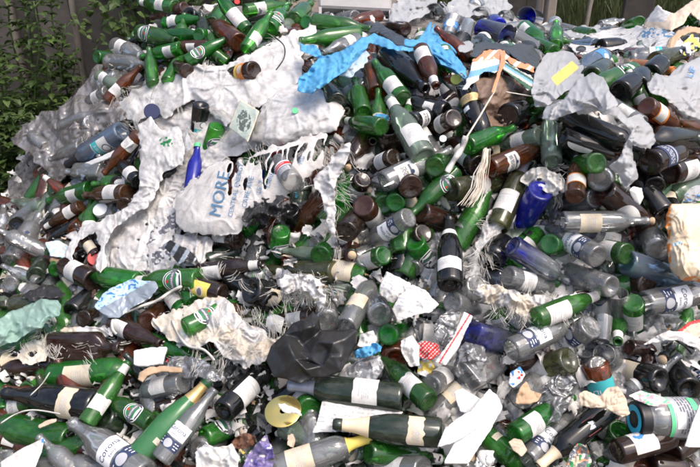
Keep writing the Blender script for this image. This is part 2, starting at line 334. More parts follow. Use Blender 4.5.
# ------------------------------------------------------------------ bottles: profiles (radius, height), base at 0
PROF = {
 'beer': (.235, [(0,.007),(.022,.002),(.0275,0),(.0305,.004),(.031,.010),(.031,.128),(.0292,.145),(.0225,.165),(.0160,.185),(.0137,.205),(.0130,.222),(.0144,.2235),(.0144,.2345),(.0125,.235),(.0095,.235),(.0095,.205)]),
 'wine': (.30, [(0,.026),(.018,.014),(.030,0),(.0360,.003),(.0375,.010),(.0375,.186),(.0360,.201),(.0285,.217),(.0185,.231),(.0148,.246),(.0138,.284),(.0156,.2855),(.0156,.297),(.0142,.30),(.0102,.30),(.0102,.26)]),
 'champ': (.31, [(0,.032),(.019,.016),(.0335,0),(.0410,.003),(.0435,.012),(.0435,.128),(.0412,.158),(.0335,.194),(.0245,.224),(.0180,.254),(.0158,.284),(.0178,.2855),(.0178,.300),(.0150,.31),(.0102,.31),(.0102,.27)]),
 'spirit': (.27, [(0,.012),(.028,.002),(.0365,0),(.0390,.006),(.0390,.174),(.0368,.190),(.0255,.205),(.0168,.213),(.0150,.222),(.0146,.250),(.0166,.2515),(.0166,.267),(.0145,.27),(.0105,.27),(.0105,.23)]),
 'jar': (.12, [(0,.008),(.028,.002),(.0355,0),(.0385,.005),(.0390,.012),(.0390,.084),(.0362,.098),(.0312,.103),(.0318,.105),(.0312,.118),(.0300,.12),(.0282,.12),(.0282,.102),(.0345,.090),(.0355,.075),(.0350,.020),(.030,.010),(0,.012)]),
 'cup': (.11, [(0,.004),(.024,.004),(.0275,0),(.0295,.003),(.0372,.106),(.0382,.109),(.0370,.11),(.0352,.107),(.0282,.010),(0,.008)]),
}
PROF['broken'] = (.16, PROF['beer'][1][:7] + [(.0265, .152), (.0235, .160), (.0215, .158), (.0245, .150), (.0272, .143)])
PROF['flask'] = (.235, [(r * 1.05, z * .235 / .27) for r, z in PROF['spirit'][1]])
PROF['square'] = PROF['spirit']
NOUN = {'beer': 'beer bottle', 'wine': 'wine bottle', 'champ': 'champagne bottle', 'spirit': 'spirit bottle', 'jar': 'glass jar', 'cup': 'drinking glass', 'broken': 'broken beer bottle', 'flask': 'flat bottle', 'square': 'square bottle'}
CN = {'g': 'green', 'dg': 'dark green', 'ol': 'olive', 'k': 'black', 'br': 'brown', 'db': 'dark brown', 'cl': 'clear', 'bl': 'cobalt blue', 'bc': 'blue tinted', 'pb': 'pale blue', 'tg': 'matte green', 'cg': 'pale green', 'or': 'orange'}
def rad(kind, z):
    pr = [p for p in PROF[kind][1]]
    best = 0
    for (r1, z1), (r2, z2) in zip(pr, pr[1:]):
        if min(z1, z2) - 1e-9 <= z <= max(z1, z2) + 1e-9:
            t = 0 if abs(z2 - z1) < 1e-9 else (z - z1) / (z2 - z1); best = max(best, r1 + (r2 - r1) * t)
    return best
BODY = {}
def body_mesh(kind, col):
    if (kind, col) not in BODY:
        mb = MB(); lathe(mb, PROF[kind][1], 24, 0, kind if kind in ('flat', 'square') else ('flat' if kind == 'flask' else None))
        if kind == 'broken':
            rj = random.Random(3); mb.v = [(x, y, z - (rj.uniform(0, .030) + .02 * math.sin(3 * math.atan2(y, x)) if z > .149 else 0)) for x, y, z in mb.v]
        BODY[(kind, col)] = mb.mesh(NOUN[kind].replace(' ', '_'), [col])
    return BODY[(kind, col)]

# ---- labels: patches bent round the glass; front at +x, text up = towards the mouth
LZ = {'beer': (.028, .104), 'broken': (.028, .104), 'wine': (.052, .150), 'champ': (.034, .112), 'spirit': (.040, .150), 'jar': (.016, .074), 'cup': (.03, .08), 'flask': (.04, .125), 'square': (.04, .15)}
LM = ['paper', 'ink', 'navy', 'whiteink', 'red', 'teal', 'blueink', 'green_ink', 'cream', 'yellow', 'orange', 'gold', 'maroon', 'greyink', 'brightgreen', 'dg']
LI = {k: i for i, k in enumerate(LM)}
class Lab:
    def __init__(s, kind, seed):
        s.kind = kind; s.z0, s.z1 = LZ[kind]; s.r = rad(kind, (s.z0 + s.z1) / 2) * (.95 if kind in ('square',) else (1.0 if kind != 'flask' else .62)); s.mb = MB(); s.rg = random.Random(seed)
        s.H = s.z1 - s.z0; s.c = (s.z0 + s.z1) / 2
    def pt(s, x, z, off):
        if s.kind == 'flask': return (s.r * .98 + off, x, z)
        r = (rad(s.kind, z) if s.kind != 'square' else s.r) + off
        if s.kind == 'square': return (r * .94 + off, x, z)
        a = x / s.r; return (r * math.cos(a), r * math.sin(a), z)
    def rect(s, x0, x1, z0, z1, m, lev=0, torn=0):
        nx = max(2, int(abs(x1 - x0) / .004)); off = .0007 + lev * .0004; vs = []; fs = []
        sd = s.rg.random() * 99
        for i in range(nx + 1):
            x = x0 + (x1 - x0) * i / nx
            a = float(vn(np.array(sd + x * 90), np.array(.3))) * torn; b = float(vn(np.array(sd + 40 + x * 120), np.array(.7))) * torn
            for j in range(4):
                z = (z0 + a) + (z1 - b - z0 - a) * j / 3; vs.append(s.pt(x, z, off))
        for i in range(nx):
            for j in range(3): fs.append((i * 4 + j, i * 4 + 4 + j, i * 4 + 5 + j, i * 4 + 1 + j))
        s.mb.add(vs, fs, LI[m])
    def oval(s, cx, cz, rx, rz, m, lev=0, n=20, a0=0, a1=2 * math.pi):
        off = .0007 + lev * .0004; vs = [s.pt(cx, cz, off)]; fs = []
        for q in range(1, 4):
            for k in range(n + 1):
                a = a0 + (a1 - a0) * k / n; vs.append(s.pt(cx + rx * q / 3 * math.cos(a), cz + rz * q / 3 * math.sin(a), off))
        for k in range(n):
            fs.append((0, 1 + k, 2 + k))
            for q in range(2):
                b = 1 + q * (n + 1) + k; d = b + n + 1; fs.append((b, d, d + 1, b + 1))
        s.mb.add(vs, fs, LI[m])
    def poly(s, pts, m, lev=1): s.mb.add([s.pt(x, z, .0007 + lev * .0004) for x, z in pts], [tuple(range(len(pts)))], LI[m])
    def star(s, cx, cz, r, m, lev):
        pts = [(cx + (r if k % 2 == 0 else r * .42) * math.sin(math.pi * k / 5), cz + (r if k % 2 == 0 else r * .42) * math.cos(math.pi * k / 5)) for k in range(10)]
        off = .0007 + lev * .0004
        s.mb.add([s.pt(cx, cz, off)] + [s.pt(x, z, off) for x, z in pts], [(0, 1 + (k + 1) % 10, 1 + k) for k in range(10)], LI[m])
    def text(s, t, cx, cz, size, m, lev=2):
        vs, fs = text_geo(t, size); s.mb.add([s.pt(cx + x, cz + y, .0007 + lev * .0004) for x, y, _ in vs], fs, LI[m])
    def lines(s, x0, x1, z0, z1, n, m='greyink', lev=1):
        for k in range(n):
            z = z1 - (z1 - z0) * (k + .5) / n; x = x0 + s.rg.random() * .006
            while x < x1 - .004:
                l = s.rg.uniform(.004, .013); s.rect(x, min(x + l, x1), z - .0011, z + .0011, m, lev); x += l + .0025
LABM = {}
def label_mesh(kind, st, var):
    key = (kind, st, var)
    if key in LABM: return LABM[key]
    g = Lab(kind, hash((len(kind), var)) + sum(map(ord, st))); z0, z1, c, H = g.z0, g.z1, g.c, g.H
    W = g.r * 1.08 if kind not in ('flask', 'square') else g.r * .85; z0 += H * .08 * var; z1 -= H * (.06 + .09 * ((var + len(st)) % 3)); H = z1 - z0; c = (z0 + z1) / 2
    t = (.001, .004, .009)[var]
    if st in ('hk', 'st', 'rd', 'tl', 'gn', 'sm', 'disc', 'half'): z0, z1, c, H = g.z0, g.z1, g.c, g.H
    if st == 'w':
        g.rect(-W, W, z0, z1, 'paper', 0, t); g.rect(-W * .5, W * .45, z1 - H * .30, z1 - H * .26, 'greyink', 1); g.lines(-W * .7, W * .7, z0 + H * .32, z1 - H * .38, 4)
    elif st == 'wl':      # white with heavier print
        g.rect(-W, W, z0, z1, 'paper', 0, t); g.rect(-W * .7, W * .7, c + H * .12, c + H * .22, 'ink', 1); g.lines(-W * .8, W * .8, z0 + H * .25, c + H * .02, 4, 'ink'); g.oval(0, z1 - H * .28, H * .1, H * .1, 'navy', 1)
    elif st == 'cr':
        g.rect(-W, W, z0, z1, 'cream', 0, t); g.lines(-W * .7, W * .7, z0 + H * .3, z1 - H * .3, 5)
    elif st == 'co':
        z0, z1, c = g.z0, g.z1, g.c; g.rect(-W * 1.1, W * 1.1, c, z1 + .006, 'whiteink', 0, .002); g.text('Corona', 0, c + .024, .0185, 'navy'); g.text('Extra', 0, c + .009, .0085, 'navy')
        g.rect(-W * 1.1, W * 1.1, z0 + .006, c - .002, 'navy', 0, .002); g.oval(0, z0 + .020, .013, .012, 'greyink', 1); g.lines(-W, -.016, z0 + .01, c - .006, 3, 'whiteink'); g.lines(.016, W, z0 + .01, c - .006, 3, 'whiteink')
    elif st == 'hk':
        g.oval(0, c, .034, .032, 'whiteink', 0); g.oval(0, c, .031, .029, 'dg', 1); g.oval(0, c, .026, .024, 'whiteink', 2); g.oval(0, c, .023, .021, 'green_ink', 3)
        g.rect(-.036, .036, c - .008, c + .008, 'ink', 4); g.text('Heineken', 0, c, .0115, 'whiteink', 5); g.star(0, c + .015, .0068, 'red', 5)
        g.rect(-.02, .02, c - .022, c - .015, 'whiteink', 4)
    elif st == 'st':
        g.rect(-W, W, z0, z1, 'paper', 0, t); g.poly([(-.020, c - .012), (.020, c - .006), (.020, c + .016), (-.020, c + .010)], 'red', 1); g.rect(-.014, .014, c - .0005, c + .004, 'whiteink', 2); g.lines(-W * .6, W * .6, z0 + .004, z0 + .020, 2)
    elif st == 'tl':
        g.rect(-W * 1.3, W * 1.3, c, z1, 'paper', 0, .003); g.rect(-W * 1.3, W * 1.3, z0, c - .001, 'teal', 0, .003); g.text('ID', .012, c - .018, .026, 'whiteink', 1); g.oval(-.004, c + .03, .014, .014, 'greyink', 1)
    elif st == 'tw':
        g.rect(-W * 1.3, W * 1.3, z0, z1, 'paper', 0, .003); g.rect(-W * 1.3, W * 1.3, z0, z0 + H * .5, 'teal', 1); g.lines(-W, W, z0 + .01, z0 + H * .45, 3, 'whiteink', 2)
    elif st == 'bw':
        g.rect(-W, W, z0, z1, 'paper', 0, t); g.rect(-W, W, c + H * .1, z1 - .004, 'teal', 1); g.oval(0, z0 + H * .28, .017, .017, 'ink', 1); g.oval(0, z0 + H * .28, .013, .013, 'whiteink', 2); g.lines(-W * .7, W * .7, c + H * .16, z1 - .012, 2, 'whiteink', 2)
    elif st == 'wb':
        g.rect(-W * 1.2, W * 1.2, z0, z1, 'paper', 0, .004)
        for k in range(6): g.oval(-.004 + .006 * math.sin(k * 1.1), z0 + H * (.22 + .1 * k), .007, .006, 'blueink', 1, 10)
        g.lines(-W * .9, -W * .4, z0 + H * .3, c, 3, 'blueink')
    elif st == 'yl':
        g.rect(-W, W, z0, z1, 'yellow', 0, t); g.oval(0, c, .018, .014, 'cream', 1); g.oval(0, c, .012, .009, 'ink', 2)
    elif st == 'or':
        g.rect(-W * 1.2, W * 1.2, z0, z1, 'orange', 0, .004); g.rect(-W * 1.2, W * 1.2, c + .012, z1 - .004, 'yellow', 1); g.oval(0, c - .008, .016, .014, 'cream', 1)
    elif st == 'ow':
        g.rect(-W * 1.2, W * 1.2, z0, z1, 'orange', 0, .004); g.rect(-W, W, z0 + .006, c + .018, 'paper', 1); g.lines(-W * .8, W * .8, z0 + .012, c + .01, 4)
    elif st == 'rd':
        g.poly([(-.026, c - .022), (.022, c - .030), (.026, c + .018), (-.020, c + .026)], 'maroon', 0); g.poly([(-.010, c - .008), (.010, c - .012), (.016, c + .004), (.004, c + .001), (-.004, c + .013), (-.008, c + .004)], 'whiteink', 1)
    elif st == 'gn':
        g.rect(-W * 1.5, W * 1.5, z0, z1, 'greyink', 0, .003); g.lines(-W * 1.3, W * 1.3, z0 + .004, z1 - .02, 6, 'ink'); g.rect(-W * 1.5, W * 1.5, z1 - .009, z1 - .001, 'brightgreen', 1); g.rect(-W * .2, W * .5, z0, z0 + .012, 'brightgreen', 2); g.rect(-W, -W * .3, c, z1 - .012, 'whiteink', 2)
    elif st == 'sm':
        g.rect(-W * 1.3, W * 1.3, c - .016, c + .024, 'whiteink', 0, .002); g.rect(-W * 1.3, W * 1.3, c - .010, c + .014, 'red', 1); g.text('SMIRNOFF', 0, c + .002, .0135, 'whiteink', 2); g.rect(-W, W, z0, c - .022, 'greyink', 0); g.lines(-W * .9, W * .9, z0 + .004, c - .024, 3, 'navy')
    elif st == 'half':
        g.oval(0, z0 + .01, .026, .05, 'paper', 0, 16, -math.pi / 2, math.pi / 2)
    elif st == 'disc':
        g.oval(0, c, .036, .042, 'paper', 0, 24); g.text('NE', .004, c + .012, .016, 'blueink'); g.lines(-.016, .018, c - .02, c - .004, 2)
    elif st == 'gd':
        g.rect(-W, W, z0 + .01, c + .01, 'gold', 0, .004); g.rect(W * .3, W, c + .02, z1, 'whiteink', 0); g.lines(-W * .7, W * .7, z0 + .018, c, 3, 'ink')
    elif st == 'sq':      # small square label
        g.rect(-.014, .014, c - .010, c + .010, 'cream', 0, .002); g.lines(-.010, .010, c - .006, c + .006, 2)
    elif st == 'bs':      # blue spots on clear plastic
        for k in range(6): g.oval(g.rg.uniform(-.02, .02), z0 + H * (.08 + .16 * k), .009, .008, 'navy', 0, 10)
    elif st == 'bb':      # blue band with white
        g.rect(-W * 1.3, W * 1.3, z0, z1, 'blueink', 0, .004); g.oval(0, c, .02, .022, 'paper', 1); g.lines(-W, W, z0 + .006, z0 + .02, 1, 'whiteink')
    elif st == 'dk':      # dark label with silver print
        g.rect(-W * 1.2, W * 1.2, z0, z1, 'navy', 0, .004); g.lines(-W, W, z0 + H * .2, z1 - H * .4, 3, 'whiteink'); g.rect(-W, W, z1 - H * .25, z1 - H * .15, 'greyink', 1)
    LABM[key] = g.mb.mesh('label', LM); return LABM[key]
LABW = {'w': 'white label', 'wl': 'printed white label', 'cr': 'cream label', 'co': 'white and navy label', 'hk': 'oval red star label', 'st': 'red and white label', 'tl': 'white and teal label', 'tw': 'teal and white label',
 'bw': 'teal and white label', 'wb': 'white label with blue figure', 'yl': 'yellow label', 'or': 'orange label', 'ow': 'orange and white label', 'rd': 'dark red label', 'gn': 'grey and green label',
 'sm': 'red and silver label', 'half': 'half round white label', 'disc': 'round white label', 'gd': 'gold label', 'sq': 'tiny square label', 'bs': 'blue spots', 'bb': 'blue label', 'dk': 'dark label'}
# ---- neck bands, foils and closures
NKM = {}
def neck_mesh(kind, f):
    key = (kind, f)
    if key in NKM: return NKM[key]
    L = PROF[kind][0]; mb = MB(); mat = {'nk': 'paper', 'gf': 'gold', 'wf': 'white_foil', 'cf': 'cream_foil', 'kf': 'black_foil', 'yf': 'orange', 'yy': 'yellow', 'gy': 'grey_foil', 'bf': 'brown_foil', 'grf': 'green_ink', 'ck': 'cork', 'rc': 'red_cap', 'nc': 'navy_cap', 'wc': 'white_cap', 'kc': 'black_cap', 'tc': 'brightgreen', 'wg': 'white_foil', 'cc': 'black_cap'}[f]
    o = .0008
    if f == 'nk':
        zs = (.190, .2215) if kind == 'beer' else (L - .066, L - .018)
        if kind == 'jar': zs = (.104, .117)
        zz = [zs[0] + (zs[1] - zs[0]) * k / 6 for k in range(7)]; lathe(mb, [(rad(kind, z) + o, z) for z in zz], 20)
    elif f in ('ck',):
        lathe(mb, [(.0092, L - .022), (.0092, L + .006), (.0125, L + .009), (.0135, L + .014), (.0125, L + .018), (0, L + .0185)], 16)
    elif f in ('rc', 'nc', 'wc', 'kc', 'tc', 'cc'):
        r = rad(kind, L - .008) + .0022; h = .034 if kind in ('wine', 'spirit', 'square', 'flask') else .016
        pr = [(r, L - h)] + [(r + (.0005 if k % 2 else 0), L - h + (h - .001) * k / 6) for k in range(1, 6)] + [(r, L + .002), (r - .0015, L + .0035), (0, L + .0035)]
        lathe(mb, pr[:-2], 20); lathe(mb, pr[-3:-1], 20); lathe(mb, pr[-2:], 20)
        if f == 'cc':
            n0 = len(mb.f); lathe(mb, [(r * .48, L + .0045), (r * .80, L + .0045)], 22); mb.m[n0:] = [1] * (len(mb.m) - n0)
    elif f == 'wg':      # champagne collar in white and gold
        zz = [.205 + .008 * k for k in range(4)]; lathe(mb, [(rad(kind, z) + o, z) for z in zz], 20)
        n0 = len(mb.f); zz = [.231 + .01 * k for k in range(6)]; lathe(mb, [(rad(kind, z) + o, z) for z in zz], 20); mb.m[n0:] = [2] * (len(mb.m) - n0)
    else:
        za = {'wine': .226, 'champ': .205 if f in ('wf', 'cf') else .225, 'spirit': .216, 'beer': .178}.get(kind, L * .8); zz = [za + (L - .002 - za) * k / 12 for k in range(13)]
        if f == 'yf' or f == 'yy': zz = [L - .075 + .073 * k / 12 for k in range(13)]
        if kind == 'champ': zz = [z for z in zz if z < .288]
        pr = [(rad(kind, z) + o, z) for z in zz]
        lathe(mb, pr if kind == 'champ' else pr + [(.004, L + .0006)], 20)
    NKM[key] = mb.mesh('cap' if f in ('rc', 'nc', 'wc', 'kc', 'tc', 'cc') else 'cork' if f == 'ck' else 'neck_label' if f == 'nk' else 'neck_foil', [mat, 'cyan', 'black_foil'])
    return NKM[key]
NKW = {'nk': 'white neck band', 'gf': 'gold foil', 'wf': 'white foil', 'cf': 'cream foil', 'kf': 'black foil', 'yf': 'orange neck', 'yy': 'yellow neck', 'gy': 'grey foil', 'bf': 'brown foil', 'grf': 'green foil', 'ck': 'cork', 'rc': 'red cap', 'nc': 'navy cap', 'wc': 'white cap', 'kc': 'black cap', 'tc': 'green cap', 'wg': 'white collar', 'cc': 'black and cyan lid'}

BOT = []      # everything placed, for labels and gap filling
GROUPS = {'g': 'green bottles in the heap', 'dg': 'dark green bottles in the heap', 'ol': 'olive bottles in the heap', 'k': 'black bottles in the heap', 'br': 'brown bottles in the heap', 'db': 'brown bottles in the heap',
  'cl': 'clear bottles and jars in the heap', 'cg': 'clear bottles and jars in the heap', 'bl': 'blue bottles in the heap', 'bc': 'blue bottles in the heap', 'pb': 'blue bottles in the heap', 'tg': 'green bottles in the heap', 'or': 'brown bottles in the heap'}
def project(p):
    q = np.array(p) - np.array((0, 0, CAMZ)); d = q @ F_
    return 350 + FPX * (q @ X_) / d, 233.5 - FPX * (q @ U_) / d
def bottle(kind, col, bu, bv, mu, mv, lay=2, t=None, lab='-', foil='-', sc=1.0, roll=None, place=True):
    L = PROF[kind][0]
    pb, pm = P(bu, bv, lay), P(mu, mv, lay)
    if t is None:
        axis = pm - pb; n = axis.length; s = n / L
        if s < .80:
            uvd = at((bu + mu) / 2, (bv + mv) / 2, 1)[0] - np.array((0, 0, CAMZ)); view = Vector(uvd).normalized()
            e = (axis - view * axis.dot(view)); ang = math.acos(min(1, max(.1, e.length / (L * .92)))); s = .92
            axis = e.normalized() * math.cos(ang) + view * math.sin(ang); base = pb
        else:
            s = min(s, 1.16); axis.normalize(); base = (pb + pm) / 2 - axis * L * s / 2
    else:
        a = R(t); d0 = float(D((bu + mu) / 2, (bv + mv) / 2)[0]) - LIFT * lay
        q = at([bu, mu], [bv, mv], [d0, d0]); e = Vector(q[1] - q[0])
        anchor = pb if t >= 0 else pm; pr_ = math.hypot(mu - bu, mv - bv) / (L * sc * FPX / d0); a = math.copysign(max(abs(a), math.acos(max(.2, min(1, pr_ * 1.55)))), a)
        view = (anchor - Vector((0, 0, CAMZ))).normalized(); e = (e - view * e.dot(view)).normalized()
        axis = e * math.cos(a) + view * math.sin(a); s = .9
        base = anchor if t >= 0 else anchor - axis * L * sc
    s *= sc
    mid = base + axis * L * s * .4; view = (mid - Vector((0, 0, CAMZ))).normalized()
    x = (-view - axis * (-view).dot(axis))
    x = x.normalized() if x.length > 1e-3 else axis.orthogonal().normalized()
    rr = R(random.uniform(-36, 36)) if roll is None else R(roll)
    x = Matrix.Rotation(rr, 3, axis) @ x; y = axis.cross(x)
    M = Matrix(((x.x * s, y.x * s, axis.x * s, base.x), (x.y * s, y.y * s, axis.y * s, base.y), (x.z * s, y.z * s, axis.z * s, base.z), (0, 0, 0, 1)))
    if not place: return M, project(base), project(base + axis * L * s)
    o = link(NOUN[kind].replace(' ', '_'), body_mesh(kind, col)); o.matrix_world = M
    if lab != '-':
        link('label', label_mesh(kind, lab, random.randrange(3)), o)
    if foil != '-':
        me = neck_mesh(kind, foil); link(me.name.split('.')[0], me, o)
    b = base; m = base + axis * L * s; fu, fv = project(b); gu, gv = project(m)
    BOT.append(dict(o=o, kind=kind, col=col, lab=lab, foil=foil, b=(fu, fv), m=(gu, gv), c=((fu + gu) / 2, (fv + gv) / 2), depth=axis.dot(view), lay=lay))
    return o
